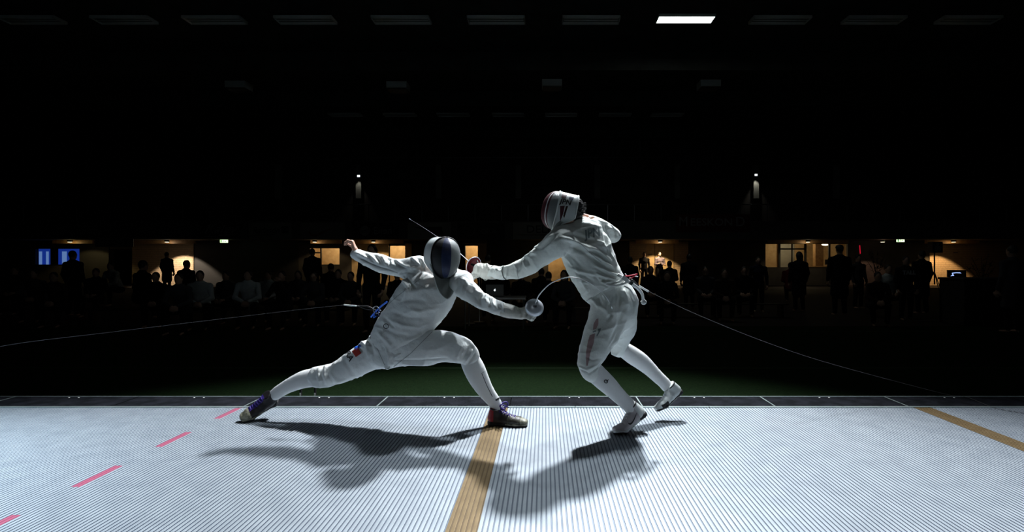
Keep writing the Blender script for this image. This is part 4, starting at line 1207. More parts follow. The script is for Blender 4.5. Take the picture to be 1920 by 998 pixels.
# split the two socks into one object each
def split_by(o, fn, names, parent):
    me = o.data; n = len(me.vertices); co = np.empty(n * 3); me.vertices.foreach_get('co', co); co = co.reshape(-1, 3)
    q = np.empty(len(me.polygons) * 4, np.int32); me.polygons.foreach_get('vertices', q); q = q.reshape(-1, 4)
    lab = fn(co[q].mean(1)); mats_ = list(me.materials)
    bpy.data.objects.remove(o)
    res = []
    for k, nm in enumerate(names):
        s_ = q[lab == k]; u, inv = np.unique(s_, return_inverse=True)
        res.append(link(nm, np_mesh(nm, co[u], inv.reshape(-1, 4).astype(np.int32)), mats_, parent, True))
    return res
sk_a = split_by(so_, lambda c: (c[:, 0] > -1.0).astype(int), ['sock', 'sock'], fa)
# long seam and badge of the front sock
def line_decal(pts, w_px, target, m, parent, name, Y):
    pts = [np.array(p, float) for p in pts]; polys = []
    for a, b in zip(pts[:-1], pts[1:]):
        d = (b - a) / np.linalg.norm(b - a); n_ = np.array([-d[1], d[0]]) * w_px / 2
        polys.append([a - n_, b - n_, b + n_, a + n_])
    me = bpy.data.meshes.new(name); v = []; f = []
    for p in polys:
        f.append(tuple(range(len(v), len(v) + 4)))
        for q in p: v.append(tuple(W(q[0], q[1], Y)))
    me.from_pydata(v, [], f); me.update()
    fr = Matrix.Identity(4)
    return decal_ray(name, me, target, m, parent)
def decal_ray(name, me, target, m, parent, lift=0.0018, mx=0.007):
    """drop print onto the cloth along the direction away from the camera side"""
    from mathutils.bvhtree import BVHTree
    refine(me, mx)
    if not hasattr(decal, 'cache'): decal.cache = {}
    if target.name not in decal.cache:
        decal.cache[target.name] = BVHTree.FromPolygons([v.co.copy() for v in target.data.vertices], [tuple(p.vertices) for p in target.data.polygons])
    bvh = decal.cache[target.name]; O = Vector((0, 0, CAM_Z)); bad = set()
    for v in me.vertices:
        d = (v.co - O).normalized(); h_ = bvh.ray_cast(O, d, 20)
        if h_[0] is not None: v.co = h_[0] + h_[1] * lift * (1 if h_[1].dot(d) < 0 else -1)
        else: bad.add(v.index)
    import bmesh
    bm = bmesh.new(); bm.from_mesh(me); bm.verts.ensure_lookup_table()
    kill = [f for f in bm.faces if any(v.index in bad for v in f.verts) or max(e.calc_length() for e in f.edges) > 0.045]
    bmesh.ops.delete(bm, geom=kill, context='FACES'); bm.to_mesh(me); bm.free()
    me.materials.clear()
    return link(name, me, m, parent)
line_decal([(903, 700), (912, 722), (923, 744)], 1.1, sk_a[1], M['print'], sk_a[1], 'side_seam', 3.6)
line_decal([(903, 700), (908, 697)], 1.0, sk_a[1], M['seam'], sk_a[1], 'side_seam', 3.6)
line_decal([(929, 751), (936, 747)], 3.2, sk_a[1], M['print'], sk_a[1], 'ankle_badge', 3.6)

def px_print(name, polys, c, size, ang, target, m, parent, Y=3.4, sx=1.0, shear=0.0, lift=0.0018):
    """polys or mesh in unit coordinates laid at pixel c, size in px"""
    me = polys if not isinstance(polys, list) else poly_mesh(polys)
    ca, sa = math.cos(math.radians(ang)), math.sin(math.radians(ang))
    for v in me.vertices:
        x, y = v.co.x * sx + v.co.y * shear, v.co.y
        X_, Y_ = x * ca - y * sa, x * sa + y * ca
        v.co = Vector(W(c[0] + X_ * size, c[1] - Y_ * size, Y))
    return decal_ray(name, me, target, m, parent, lift)
# breeches: tricolour flag band and letters; round badge on the jacket
px_print('flag_blue', [[(-1, -1), (1, -1), (1, 1), (-1, 1)]], (670, 650), 4.5, 40, br_a, M['blue'], br_a, sx=1.3)
px_print('flag_red', [[(-1, -1), (1, -1), (1, 1), (-1, 1)]], (669, 661), 6.5, 35, br_a, mat('flag_red', (0.42, 0.03, 0.02), 0.7), br_a, sx=1.0)
px_print('leg_letters', text_mesh('RA', 1.0, 0, 0.02), (655, 668), 15, -62, br_a, M['print'], br_a)
px_print('jacket_badge', ring(0.72, 1.0), (724, 612), 5.2, 0, jk_a, M['print'], jk_a)
px_print('jacket_badge', [[(-0.12, -0.6), (0.2, -0.6), (0.2, 0.6), (-0.12, 0.6)]], (724, 612), 5.2, 10, jk_a, M['seam'], jk_a)
# jacket seams
for pts in ([(757, 518), (766, 528), (772, 545)], [(712, 585), (745, 556), (790, 522), (812, 508)]):
    line_decal(pts, 0.9, jk_a, M['seam'], jk_a, 'jacket_seam', 3.4)
line_decal([(738, 688), (770, 663), (811, 622)], 1.3, br_a, M['seam'], jk_a, 'jacket_hem', 3.4)  # grey lines drawn on the breeches so the hem edge stands out
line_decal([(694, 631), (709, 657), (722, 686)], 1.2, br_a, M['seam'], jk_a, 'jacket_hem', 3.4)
line_decal([(676, 486), (700, 497), (724, 505), (746, 512)], 0.9, jk_a, M['seam'], jk_a, 'sleeve_seam', 3.4)
line_decal([(943, 563), (946, 592)], 0.9, jk_a, M['seam'], jk_a, 'sleeve_seam', 3.4)

# crotch strap end
mb = MB(); c_ = W(727, 686, 3.70); mb.obox(c_, (1, 0, 0.15), (0, 1, 0), (0, 0, 1), 0.016, 0.006, 0.022); mb.build('strap_end', M['cloth'], fa)
# glove with its five fingers round the grip
gl = Field()
GA = W(1002, 577, 3.44); GAX = np.array([0.16, -0.88, 0.44]); GAX /= np.linalg.norm(GAX)
wrA = W(974, 588, 3.50)
gl.px([(947, 582, 3.54, 13.4, .047), (958, 584.5, 3.53, 12.6, .044), (968, 587, 3.51, 11, .038), (978, 589, 3.50, 10, .034)], 0.01)
hand(gl, wrA, (0.84, -0.30, -0.02), (0.35, 0.85, -0.35), 1, curl=(0.85, 0.95, 1.0, 1.0), r=0.0112, scale=0.98, tcurl=0.25)
FA_GL = [([(974, 576), (978, 588), (975, 598)], -3, 2), ([(968, 575), (970, 584)], 3, 2), ([(981, 578), (984, 590)], 3, 2), ([(988, 580), (988, 592)], -3, 1.8)]
gl_a = sheet(gl, 0.0042, 'glove', M['glove'], fa, folds=FA_GL, noise=(0.0016, (25, 25, 25), 2.0))
# mask
def dome_a(a, t, xx): return 0 if a > 0.42 else (1 if a > -0.02 else 2)
def shell_a(x, z, j): return 0
mA, shA, dmA, plA, RA_ = mask(fa, MA_C, MA_F, (0.03, 0, 1), (0.137, 0.098, 0.10), dict(
    dome=dome_a, dome_mats=[M['mesh_black'], M['mesh_navy'], M['mesh_grey']], shell=shell_a, shell_mats=[M['shell']], len=0.145,
    trim=M['mesh_black'], trim2=M['shell'], bib=0.125, bibf=0.075, bib_mat=M['bib']))
mb = MB()
for y_, z_ in ((-0.03, 0.02), (-0.09, 0.02)):
    p_ = plA([(-0.0995, y_, z_)])[0]; mb.lathe([(0, 0.003), (0.004, 0.002), (0.004, 0)], p_, -RA_[:, 0], 8)
mb.build('shell_hole', M['print'], mA)
mb = MB(); mb.obox(plA([(-0.07, -0.122, 0.11)])[0], RA_[:, 0], RA_[:, 1], RA_[:, 2], 0.012, 0.004, 0.012); mb.build('red_tab', M['red'], mA)
# shoes
def fn_a(c, flip):
    m_ = np.zeros(len(c), int)
    m_[(c[:, 0] < 0.048) & (c[:, 2] > 0.03)] = 2
    m_[(c[:, 0] >= 0.048) & (c[:, 0] < 0.14)] = 1
    m_[(c[:, 0] > 0.235)] = 3
    return m_
sA = dict(upper=[M['shoe_dark'], M['shoe_black'], M['shoe_red'], M['olive']], fn=fn_a, sole=[M['black'], M['olive']], solefn=lambda c: ((c[:, 0] > 0.13) & (c[:, 2] > 0.009)).astype(int), collar=M['shoe_black'])
def shoe_thing(label, *a, **k):
    r_ = empty('shoe', (0, 0, 0)); r_.parent = k.pop('person'); r_['label'] = label
    shoe('shoe', *a[:3], r_, *a[3:], **k); return r_
shoe_thing('dark front shoe with red heel and purple laces', W(915, 798, 3.74) * [1, 1, 0] + [0, 0, 0.004], W(994, 797, 3.70) * [1, 1, 0] + [0, 0, 0.004], (0, 0, 1), sA, person=fa, laces=M['purple'], bow=True, lace_r=0.0034)
shoe_thing('dark rear shoe tipped up on its toe, purple laces', W(523, 757, 3.93), W(464, 788, 3.83) * [1, 1, 0] + [0, 0, 0.008], (-0.42, -0.66, 0.62), dict(sA, upper=sA['upper'] + [M['purple']], fn=lambda c, f: np.where(c[:, 0] > 0.205, 3, np.where((c[:, 0] > 0.075) & (np.abs(c[:, 1]) < 0.024) & (c[:, 2] > 0.045), 4, 1))), person=fa, laces=M['purple'], length=0.275, lace_r=0.004, width=1.25)
# rear cord plug, ring and blue ribbon at the back of the waist
mb = MB(); mb.tube(curve_pts([W(714, 583, 3.80), W(706, 575, 3.84), W(700, 578, 3.86), W(704, 588, 3.86), W(712, 586, 3.82)], 6), 0.004, 6); mb.build('plug_ring', M['steel_dull'], fa, True)
mb = MB(); mb.tube(curve_pts([W(726, 566, 3.78), W(714, 575, 3.82), W(704, 585, 3.86), W(695, 595, 3.88)], 6), 0.006, 6, flat=0.5)
mb.tube(curve_pts([W(712, 578, 3.82), W(708, 590, 3.86), W(700, 596, 3.86), W(704, 586, 3.86)], 6), 0.0035, 6); mb.build('blue_ribbon', M['blue'], fa, True)
mb = MB(); mb.tube(curve_pts([W(704, 588, 3.86), W(712, 594, 3.83), W(718, 586, 3.80)], 6), 0.012, 6, flat=0.4); mb.build('navy_tab', M['navy_cloth'], fa, True)
adopt(fa)

# ------------------------------------------------------------------ right fencer (back to the camera, sword arm stretched left)
fb = empty('person', tuple(W(1165, 812, 3.58)[:2]) + (0.0,))
tag(fb, 'fencer at right with his back turned, red and white mask, one foot off the ground', 'person')
torB = Field()
torB.px([(1078, 428, 3.63, 22, .070), (1086, 443, 3.62, 41, .105), (1097, 466, 3.62, 46, .125), (1110, 494, 3.62, 43, .122), (1124, 522, 3.62, 40, .115), (1137, 546, 3.62, 41, .115), (1150, 566, 3.62, 42, .120)], 0.03)
torB.px([(1052, 450, 3.52, 22, .065), (1085, 436, 3.62, 21, .070), (1122, 434, 3.72, 20, .070)], 0.04)
torB.px([(1084, 508, 3.60, 14, .09), (1100, 535, 3.62, 16, .09), (1116, 560, 3.64, 14, .08)], 0.04)
armB = Field()
armB.px([(1058, 448, 3.50, 20, .070), (1046, 456, 3.49, 25, .074), (1030, 468, 3.52, 22.5, .068), (1012, 482, 3.56, 19.5, .062), (994, 496, 3.61, 17.5, .058), (976, 505, 3.66, 16.5, .055), (958, 510, 3.71, 13.6, .050), (938, 512, 3.77, 12, .046), (924, 512, 3.81, 11, .042)], 0.018, k0=0.05)
armB.px([(1118, 432, 3.74, 19, .068), (1134, 434, 3.80, 17, .060), (1146, 440, 3.86, 14, .056), (1150, 442, 3.90, 13, .05)], 0.018, k0=0.05)
armB.px([(1148, 440, 3.90, 14, .054), (1130, 424, 3.92, 11.5, .045), (1113, 413, 3.90, 9, .036)], 0.018)
hipB = Field()
hipB.px([(1130, 528, 3.62, 37, .105), (1140, 545, 3.62, 38, .112), (1152, 566, 3.62, 41.5, .118), (1154, 588, 3.62, 38, .12)], 0.03)
thB = Field()
thB.px([(1146, 585, 3.58, 40, .105), (1136, 607, 3.56, 35.5, .100), (1124, 632, 3.53, 31.5, .094), (1113, 657, 3.50, 26.5, .086), (1105, 678, 3.48, 22.5, .074), (1106, 693, 3.49, 19, .066), (1112, 701, 3.50, 17, .060)], 0.012, k0=0.04)
thB.px([(1164, 590, 3.68, 28, .098), (1168, 612, 3.74, 25, .088), (1163, 632, 3.80, 20, .078), (1158, 648, 3.84, 16.5, .068), (1160, 656, 3.85, 14, .062)], 0.012, k0=0.04)
skB = Field()
skB.px([(1107, 684, 3.49, 15, .050), (1114, 697, 3.50, 18, .058), (1127, 710, 3.52, 18, .060), (1139, 721, 3.54, 17, .056), (1152, 734, 3.56, 15, .050), (1165, 747, 3.58, 13.6, .044), (1178, 759, 3.59, 12.6, .040), (1184, 768, 3.59, 12, .040)], 0.012)
skB.px([(1158, 648, 3.84, 12, .048), (1170, 656, 3.86, 14.5, .056), (1186, 667, 3.88, 16, .058), (1202, 678, 3.89, 15.4, .054), (1218, 692, 3.90, 13.2, .047), (1232, 706, 3.90, 11.6, .041), (1244, 717, 3.90, 11, .038), (1251, 725, 3.90, 11, .038)], 0.012)
MB_C = W(1043, 395, 3.60); MB_F = np.array([-0.965, -0.06, 0.205]); MB_U = np.array([0.205, 0, 0.965])
bodyB = Field()
for p_ in (torB, armB, hipB, thB, skB): bodyB.extend(p_)
shrink(bodyB, 0.024)
hdB = MB_C - MB_F / np.linalg.norm(MB_F) * 0.050
bodyB.chain([W(1080, 432, 3.63), hdB - np.array([-0.02, 0, 0.06])], [0.056, 0.056], [0.056, 0.056], 0.03)
bodyB.ell(hdB + np.array([0.01, 0, 0.0]), (0.092, 0.076, 0.112), 0.03)
bodyB.ell(hdB + MB_F * 0.088 + np.array([0, 0, -0.01]), (0.018, 0.014, 0.022), 0.012)
bodyB.ell(hdB + MB_F * 0.058 + np.array([0, 0, -0.068]), (0.030, 0.032, 0.028), 0.02)
for sg in (-1, 1): bodyB.ell(hdB + np.array([0.012, 0.077 * sg, -0.005]), (0.018, 0.010, 0.030), 0.008)
hand(bodyB, W(1114, 411, 3.90), (-0.93, -0.05, 0.36), (-0.30, 0.1, -0.95), 1, curl=(0.7, 0.8, 0.9, 1.0), r=0.0095, scale=0.92, tcurl=0.4)
sheet(bodyB, 0.0052, 'body', M['skin'], fb)
FB_BR = [([(1098, 620), (1090, 650), (1086, 680)], 2, 4), ([(1145, 640), (1160, 610), (1168, 580)], -5, 4), ([(1152, 648), (1160, 628), (1172, 606)], 4, 3), ([(1142, 655), (1152, 640), (1160, 622)], -4, 2.4),
         ([(1150, 556), (1143, 572), (1146, 590), (1138, 604)], -6, 3.5), ([(1156, 556), (1154, 574), (1158, 592)], 4, 4), ([(1166, 540), (1174, 556), (1178, 576)], 5, 4), ([(1158, 540), (1164, 556), (1160, 572)], -4, 3.5),
         ([(1124, 575), (1136, 582), (1144, 596)], 4, 3.5), ([(1088, 692), (1104, 702), (1122, 690), (1128, 680)], -4, 2), ([(1084, 686), (1100, 694), (1120, 684)], 3.5, 2.4), ([(1096, 668), (1112, 676), (1126, 672)], -2.5, 3),
         ([(1180, 548), (1188, 566), (1188, 588)], -4, 3), ([(1143, 662), (1156, 666), (1170, 650)], 3, 2.2), ([(1108, 560), (1116, 566), (1122, 577)], 5, 3), ([(1122, 556), (1124, 566), (1130, 574)], -5, 2.5), ([(1130, 552), (1136, 562)], 4, 2.5)]
brB = Field(); brB.extend(hipB); brB.extend(thB); brB.px([(1102, 551, 3.63, 12, .095), (1112, 560, 3.65, 12, .09), (1122, 568, 3.65, 14, .09), (1134, 584, 3.63, 20, .10)], 0.03)
brB.ell(W(1166, 572, 3.60), (0.095, 0.10, 0.10), 0.05)
br_b = sheet(brB, VX, 'breeches', M['cloth_b'], fb, folds=FB_BR, noise=(0.006, (9, 9, 12), 11.0))
jkB = Field(); jkB.extend(off(torB, 0.008)); jkB.extend(armB); jkB.ell(W(1074, 428, 3.63), (0.075, 0.075, 0.045), 0.03)
hem(jkB, (1097, 563), (1182, 512), 3.62, (1110, 480), 500)
FB_JK = [
    ([(1066, 462), (1090, 470), (1112, 486), (1126, 500)], -6, 4), ([(1052, 446), (1075, 452), (1098, 462), (1112, 476)], 7, 4.5), ([(1094, 462), (1118, 468), (1144, 488)], 5, 4), ([(1100, 474), (1124, 484), (1150, 504)], 5, 3.6), ([(1098, 468), (1122, 476), (1146, 496)], -5, 2.8),
    ([(1108, 486), (1132, 498), (1158, 512)], -4, 3), ([(1114, 496), (1136, 508), (1160, 518)], 6, 3), ([(1118, 503), (1138, 514), (1156, 520)], -4, 2.4), ([(1117, 512), (1134, 520), (1152, 524)], 6, 2.4), ([(1112, 516), (1124, 526), (1140, 528)], -5, 2.4), ([(1120, 522), (1132, 530), (1148, 528)], 6, 2.4),
    ([(1056, 478), (1068, 490), (1074, 500)], 4, 2.6), ([(1052, 484), (1062, 496)], -3, 2.2), ([(1060, 474), (1076, 486), (1090, 500)], -4, 3), ([(1064, 500), (1090, 510), (1118, 516)], 3.5, 3.2), ([(1076, 512), (1096, 518), (1112, 528)], -3.5, 3), ([(1088, 528), (1100, 530), (1114, 534)], 3, 3), ([(1080, 502), (1088, 520), (1100, 546)], 3, 3),
    ([(1130, 420), (1134, 440), (1140, 466), (1150, 490)], -5, 2.6), ([(1137, 456), (1144, 474), (1156, 496)], 4, 2.2), ([(1136, 424), (1142, 436), (1144, 446)], -6, 2.4), ([(1142, 424), (1149, 436), (1150, 448)], 6, 2.2), ([(1149, 424), (1154, 434), (1153, 444)], -5, 2), ([(1156, 430), (1158, 442), (1152, 450)], 4, 2),
    ([(1068, 422), (1076, 434), (1086, 446)], -4, 3), ([(1084, 420), (1104, 420), (1122, 426)], 4, 4), ([(1060, 440), (1080, 440), (1104, 450), (1124, 452)], -3, 5), ([(1116, 450), (1130, 456), (1138, 470)], 4, 3.5),
    ([(1006, 466), (998, 474), (1006, 476)], 4, 2.4), ([(984, 484), (990, 480), (1008, 470)], 6, 3), ([(982, 486), (984, 496), (988, 502)], 5, 2.4), ([(988, 488), (992, 498)], -5, 2.2), ([(978, 488), (976, 500), (972, 512)], -5, 2.4),
    ([(966, 496), (970, 504), (968, 512)], 5, 2.4), ([(945, 503), (958, 500), (970, 494)], 4, 3), ([(952, 502), (950, 514), (948, 524)], 2.5, 2.2), ([(934, 500), (930, 508), (926, 512)], 5, 2.2), ([(941, 499), (936, 506)], -4, 2), ([(1010, 462), (1024, 450), (1040, 438)], 4, 3), ([(1016, 466), (1030, 454), (1044, 440)], -5, 2.4),
]
jk_b = sheet(jkB, VX, 'jacket', M['cloth_b'], fb, folds=FB_JK, noise=(0.006, (9, 9, 13), 21.0))
so_ = sheet(skB, VX * 0.9, 'sock', M['sock'], fb, noise=(0.0008, (30, 30, 30), 4.0))
sk_b = split_by(so_, lambda c: (c[:, 1] > 3.70).astype(int), ['sock', 'sock'], fb)
line_decal([(944, 499), (941, 508), (944, 520), (950, 525)], 1.4, jk_b, M['print'], jk_b, 'cuff_line', 3.3)
line_decal([(1100, 564), (1122, 551), (1148, 534), (1166, 524)], 1.6, br_b, M['seam'], jk_b, 'jacket_hem', 3.2)  # shade of the gap under the hem, drawn as a grey line
line_decal([(971, 502), (970, 512), (972, 522)], 0.9, jk_b, M['seam'], jk_b, 'sleeve_seam', 3.3)
line_decal([(1046, 444), (1068, 448), (1090, 458), (1106, 474), (1128, 492)], 0.9, jk_b, M['seam'], jk_b, 'jacket_seam', 3.2)
px_print('back_letters', text_mesh('JPN', 1.0, 0.15, 0.035), (1110, 438), 22, 12, jk_b, M['print_grey'], jk_b, Y=3.2, sx=0.85, lift=0.003)
# red print along the near thigh
def px_poly(name, pts, target, m, parent, Y=3.2, lift=0.0016):
    me = bpy.data.meshes.new(name); me.from_pydata([tuple(W(x, y, Y)) for x, y in pts], [], [tuple(range(len(pts)))]); me.update()
    return decal_ray(name, me, target, m, parent, lift)
M['faded_red'] = mat('faded_red_print', (0.38, 0.26, 0.27), 0.7)
px_poly('thigh_stripe', [(1106, 629), (1116, 625), (1113, 644), (1107, 662), (1102, 686), (1099, 686), (1099, 661), (1102, 643)], br_b, M['faded_red'], br_b)
px_poly('thigh_stripe', [(1113, 608), (1118, 599), (1122, 597), (1122, 608), (1118, 617), (1112, 619)], br_b, M['faded_red'], br_b)
px_poly('thigh_mark', [(1111, 622), (1117, 620), (1118, 622), (1112, 624)], br_b, M['print_grey'], br_b)
px_poly('thigh_mark', [(1121, 617), (1127, 616), (1125, 622), (1120, 631), (1118, 630), (1122, 622)], br_b, M['print_grey'], br_b)
# small letter badge on the near sock
px_print('sock_badge', ring(0.55, 1.0), (1136, 715.5), 3.6, -35, sk_b[0], M['print'], sk_b[0], Y=3.2, sx=1.1)
px_print('sock_badge', [[(0.1, -0.22), (1.7, -0.22), (1.7, 0.22), (0.1, 0.22)]], (1136, 715.5), 3.4, 35, sk_b[0], M['print'], sk_b[0], Y=3.2)
# glove
glB = Field(); wrB = W(912, 509, 3.86)
glB.px([(930, 511, 3.80, 12.6, .046), (920, 511, 3.83, 13, .044), (908, 508, 3.87, 13.4, .042), (898, 506, 3.90, 12.6, .042)], 0.012)
hand(glB, wrB, (-0.80, 0.40, 0.18), (0.05, 0.55, -0.6), 1, curl=(0.75, 0.85, 0.95, 1.0), r=0.0115, scale=1.0, tcurl=0.3)
FB_GL = [([(912, 494), (917, 502), (914, 508)], 5, 2), ([(906, 493), (904, 503)], -3, 2), ([(920, 500), (922, 510)], -4, 2), ([(896, 496), (896, 512)], 4, 2.2), ([(900, 518), (912, 522), (926, 520)], 4, 2)]
sheet(glB, 0.0042, 'glove', M['glove'], fb, folds=FB_GL, noise=(0.0018, (25, 25, 25), 5.0))
mb = MB(); mb.tube(curve_pts([W(904, 518, 3.85), W(908, 525, 3.84), W(913, 525, 3.84), W(916, 520, 3.84)], 5), 0.002, 5); mb.build('glove_loop', M['glove'], fb, True)
# mask: red and white
def dome_b(a, t, xx):
    r_ = abs(a)
    if 0.40 < r_ < 0.46: return 1
    return 0 if r_ < 0.56 else 2
def shell_b(x, z, j): return 0
mB, shB, dmB, plB, RB_ = mask(fb, MB_C, MB_F, MB_U, (0.130, 0.098, 0.088), dict(
    dome=dome_b, dome_mats=[M['maroon'], M['trim'], M['mesh_grey'], M['mesh_grey']], shell=shell_b, shell_mats=[M['shell'], M['maroon']], len=0.125,
    trim=M['trim'], trim2=M['trim'], bib=0.065, bibf=0.01, bib_mat=M['bib']))
px_poly('mask_patch', [(1050, 387), (1059, 386), (1056, 401), (1050, 416)], shB, M['maroon'], mB, 3.3, 0.0035)
px_poly('mask_patch', [(1061, 387), (1065, 387), (1058, 409), (1056, 405)], shB, M['brown_cloth'], mB, 3.3, 0.0035)
px_poly('mask_patch', [(1053, 364), (1063, 366), (1061, 372), (1052, 371)], shB, M['maroon'], mB, 3.3, 0.0035)
px_poly('mask_patch', [(1068, 369), (1076, 371), (1074, 376), (1066, 374)], shB, M['mesh_navy'], mB, 3.3, 0.0035)
px_print('mask_letters', text_mesh('JPN', 1.0, 0.1, 0.03), (1060.5, 379.5), 13, -12, shB, M['print'], mB, Y=3.3, sx=1.05, lift=0.004)
# strap and hair behind the mask
mb = MB(); mb.tube(curve_pts([W(1079, 370, 3.60), W(1086, 378, 3.60), W(1088, 392, 3.58), W(1083, 405, 3.57), W(1078, 402, 3.56)], 6), 0.009, 8, flat=0.5); mb.build('back_strap', M['trim'], mB, True)
mb = MB(); mb.obox(W(1073, 393, 3.53), (1, 0, -0.2), (0, 1, 0), (0.2, 0, 1), 0.014, 0.004, 0.020); mb.build('strap_fastener', M['shell'], mB)
hr = Field(); hr.ell(hdB + np.array([0.045, 0, 0.012]), (0.072, 0.080, 0.098), 0.02); hr.ell(hdB + np.array([0.10, 0.0, 0.05]), (0.035, 0.05, 0.035), 0.03); hr.ell(hdB + np.array([0.095, 0.0, -0.02]), (0.03, 0.045, 0.04), 0.03)
sheet(hr, 0.005, 'hair', M['hair'], fb, noise=(0.006, (60, 60, 60), 2.0), allround=True)
random.seed(8); mb = MB()
for i in range(70):
    a = random.uniform(-0.9, 1.0); b = random.uniform(-1, 1)
    p0 = hdB + np.array([0.095 + random.uniform(0, 0.03), b * 0.05, 0.045 * a + 0.02]); d = np.array([0.03, b * 0.015, random.uniform(-0.004, 0.016)])
    mb.tube([p0, p0 + d * 0.6, p0 + d + np.array([0.004, 0, -0.006])], [0.0012, 0.001, 0.0006], 3)
o = mb.build('hair_strands', M['hair'], fb); o['kind'] = 'stuff'
# waist strap, tie ends, buckle and red clips at the back
def strap(pts, w_, m, name, par, flat=0.25):
    mb = MB(); mb.tube(curve_pts(pts, 6), w_, 8, flat=flat); return mb.build(name, m, par, True)
strap([W(1141, 538, 3.50), W(1158, 530, 3.50), W(1168, 524, 3.50)], 0.007, M['trim'], 'tie_end', fb)
strap([W(1128, 529, 3.50), W(1146, 536, 3.49), W(1166, 533, 3.49), W(1180, 527, 3.50)], 0.008, M['trim'], 'tie_end', fb)
strap([W(1158, 515, 3.52), W(1170, 522, 3.50), W(1182, 531, 3.50), W(1196, 541, 3.54), W(1204, 552, 3.58), W(1206, 562, 3.60), W(1210, 567, 3.60), W(1206, 569, 3.60), W(1203, 564, 3.60)], 0.011, M['trim'], 'waist_strap', fb, 0.3)
strap([W(1170, 536, 3.50), W(1181, 543, 3.50), W(1188, 556, 3.52), W(1190, 570, 3.54)], 0.006, M['trim'], 'tie_end', fb)
mb = MB(); mb.obox(W(1172, 523, 3.49), (0.8, 0, -0.6), (0, 1, 0), (0.6, 0, 0.8), 0.022, 0.004, 0.014); mb.build('buckle', M['shell'], fb)
mb = MB(); mb.obox(W(1183, 531, 3.50), (0.8, 0, -0.6), (0, 1, 0), (0.6, 0, 0.8), 0.012, 0.005, 0.012); mb.build('buckle', M['steel_dull'], fb)
strap([W(1172, 518, 3.58), W(1182, 517, 3.60), W(1195, 514, 3.62)], 0.004, M['red'], 'red_clip', fb, 0.8)
strap([W(1176, 526, 3.56), W(1186, 520, 3.60), W(1194, 515, 3.62)], 0.004, M['red'], 'red_clip', fb, 0.8)
strap([W(1180, 523, 3.56), W(1184, 526, 3.58), W(1187, 531, 3.58)], 0.010, M['maroon'], 'red_clip', fb, 0.6)
strap([W(1190, 518, 3.62), W(1196, 519, 3.62)], 0.003, M['trim'], 'clip_pin', fb, 1.0)
strap([W(1172, 513, 3.60), W(1176, 518, 3.60)], 0.003, M['trim'], 'clip_pin', fb, 1.0)
# shoes
def fn_b(c, flip):
    m_ = np.zeros(len(c), int)
    m_[(c[:, 0] < 0.06)] = 1
    return m_
sB = dict(upper=[M['shoe_grey'], M['shoe_white'], M['black']], fn=fn_b, sole=[M['shoe_white'], M['black']], solefn=lambda c: ((c[:, 0] < 0.07) | (c[:, 2] < 0.006)).astype(int), collar=M['black'])
shoe_thing('pale near shoe with dark side mark, heel lifted', W(1213, 779, 3.60), W(1173, 814, 3.545) * [1, 1, 0] + [0, 0, 0.006], (-0.68, 0.0, 0.74), sB, person=fb, bend=0.52, laces=M['white_print'], swoosh=M['print'], flip=1, length=0.290)
def fn_b2(c, flip):
    m_ = np.ones(len(c), int)
    m_[(c[:, 0] > 0.165) & (c[:, 0] < 0.235) & (c[:, 2] < 0.045)] = 2
    return m_
shoe_thing('white far shoe in the air with black sole', W(1280, 735, 3.90), W(1236, 772, 3.84), (-0.66, -0.12, 0.72), dict(sB, fn=fn_b2, sole=[M['grey_plastic'], M['black']], solefn=lambda c: ((c[:, 2] > 0.008) | (c[:, 0] < 0.06)).astype(int)), person=fb, bend=0.15, laces=M['white_print'], length=0.265, ground=False)
adopt(fb)

# ------------------------------------------------------------------ swords
epee('epee', 'thin sword with round steel guard held out low by the left fencer, blade bent upward', GA, GAX,
     [GA + GAX * 0.028, W(1005, 566, 3.34), W(1012, 552, 3.27), W(1032, 532, 3.18), W(1060, 521, 3.11), W(1085, 522.5, 3.10), W(1110, 533, 3.16), W(1130, 550, 3.24), W(1142, 566, 3.33), W(1147, 578, 3.42)],
     M['steel_dull'], M['steel'], 0.0585, (-0.35, 0.8, -0.45))
GB = W(888, 498, 3.95); BX = W(768, 411, 4.62) - GB; BX /= np.linalg.norm(BX)
epee('epee', 'thin sword with dark red lined guard held by the right fencer', GB, np.array([-0.66, 0.62, 0.30]),
     [GB + BX * 0.03, W(855, 470, 4.10), W(822, 446, 4.28), W(794, 427, 4.45), W(768, 411, 4.62)],
     M['guard_red'], M['trim'], 0.0655, (0.6, -0.45, -0.2))

M['wire'] = mat('grey_wire_sheath', (0.07, 0.07, 0.07), 0.6)
# ------------------------------------------------------------------ body cables running back to the reels
mb = MB(); cpts = [W(704, 583, 3.86), W(690, 575, 3.88), W(672, 574, 3.9), W(648, 572.5, 3.92)]
t = empty('body_cable', (-5.2, 3.95, G)); tag(t, 'thin slack cable running left from the left fencer\'s waist', 'cable')
mb.tube(curve_pts(cpts, 6), 0.006, 6); mb.tube(curve_pts([W(704, 581, 3.86), W(688, 580, 3.87), W(668, 573, 3.9)], 6), 0.004, 6); mb.build('plug', M['black'], t, True)
mb = MB(); mb.tube(curve_pts([W(668, 573.5, 3.88), W(655, 573, 3.9), W(645, 572, 3.92)], 4), 0.0052, 6); mb.build('sleeve', M['trim'], t, True)
mb = MB(); mb.tube(curve_pts([W(645, 572, 3.92), W(560, 581, 3.92), W(400, 600, 3.93), W(200, 624, 3.94), W(0, 650, 3.95), (-4.6, 3.95, 0.36), (-5.15, 3.95, 0.10), (-5.2, 3.95, 0.02)], 10), 0.0014, 5); mb.build('wire', M['wire'], t, True)
adopt(t)
t = empty('body_cable', (3.9, 3.95, 0.01)); tag(t, 'thin cable running right from the right fencer\'s waist down to the strip', 'cable')
mb = MB(); mb.tube(curve_pts([W(1184, 525, 3.56), W(1190, 530, 3.58), W(1197, 536, 3.60)], 4), 0.0085, 8); mb.build('plug', M['black'], t, True)
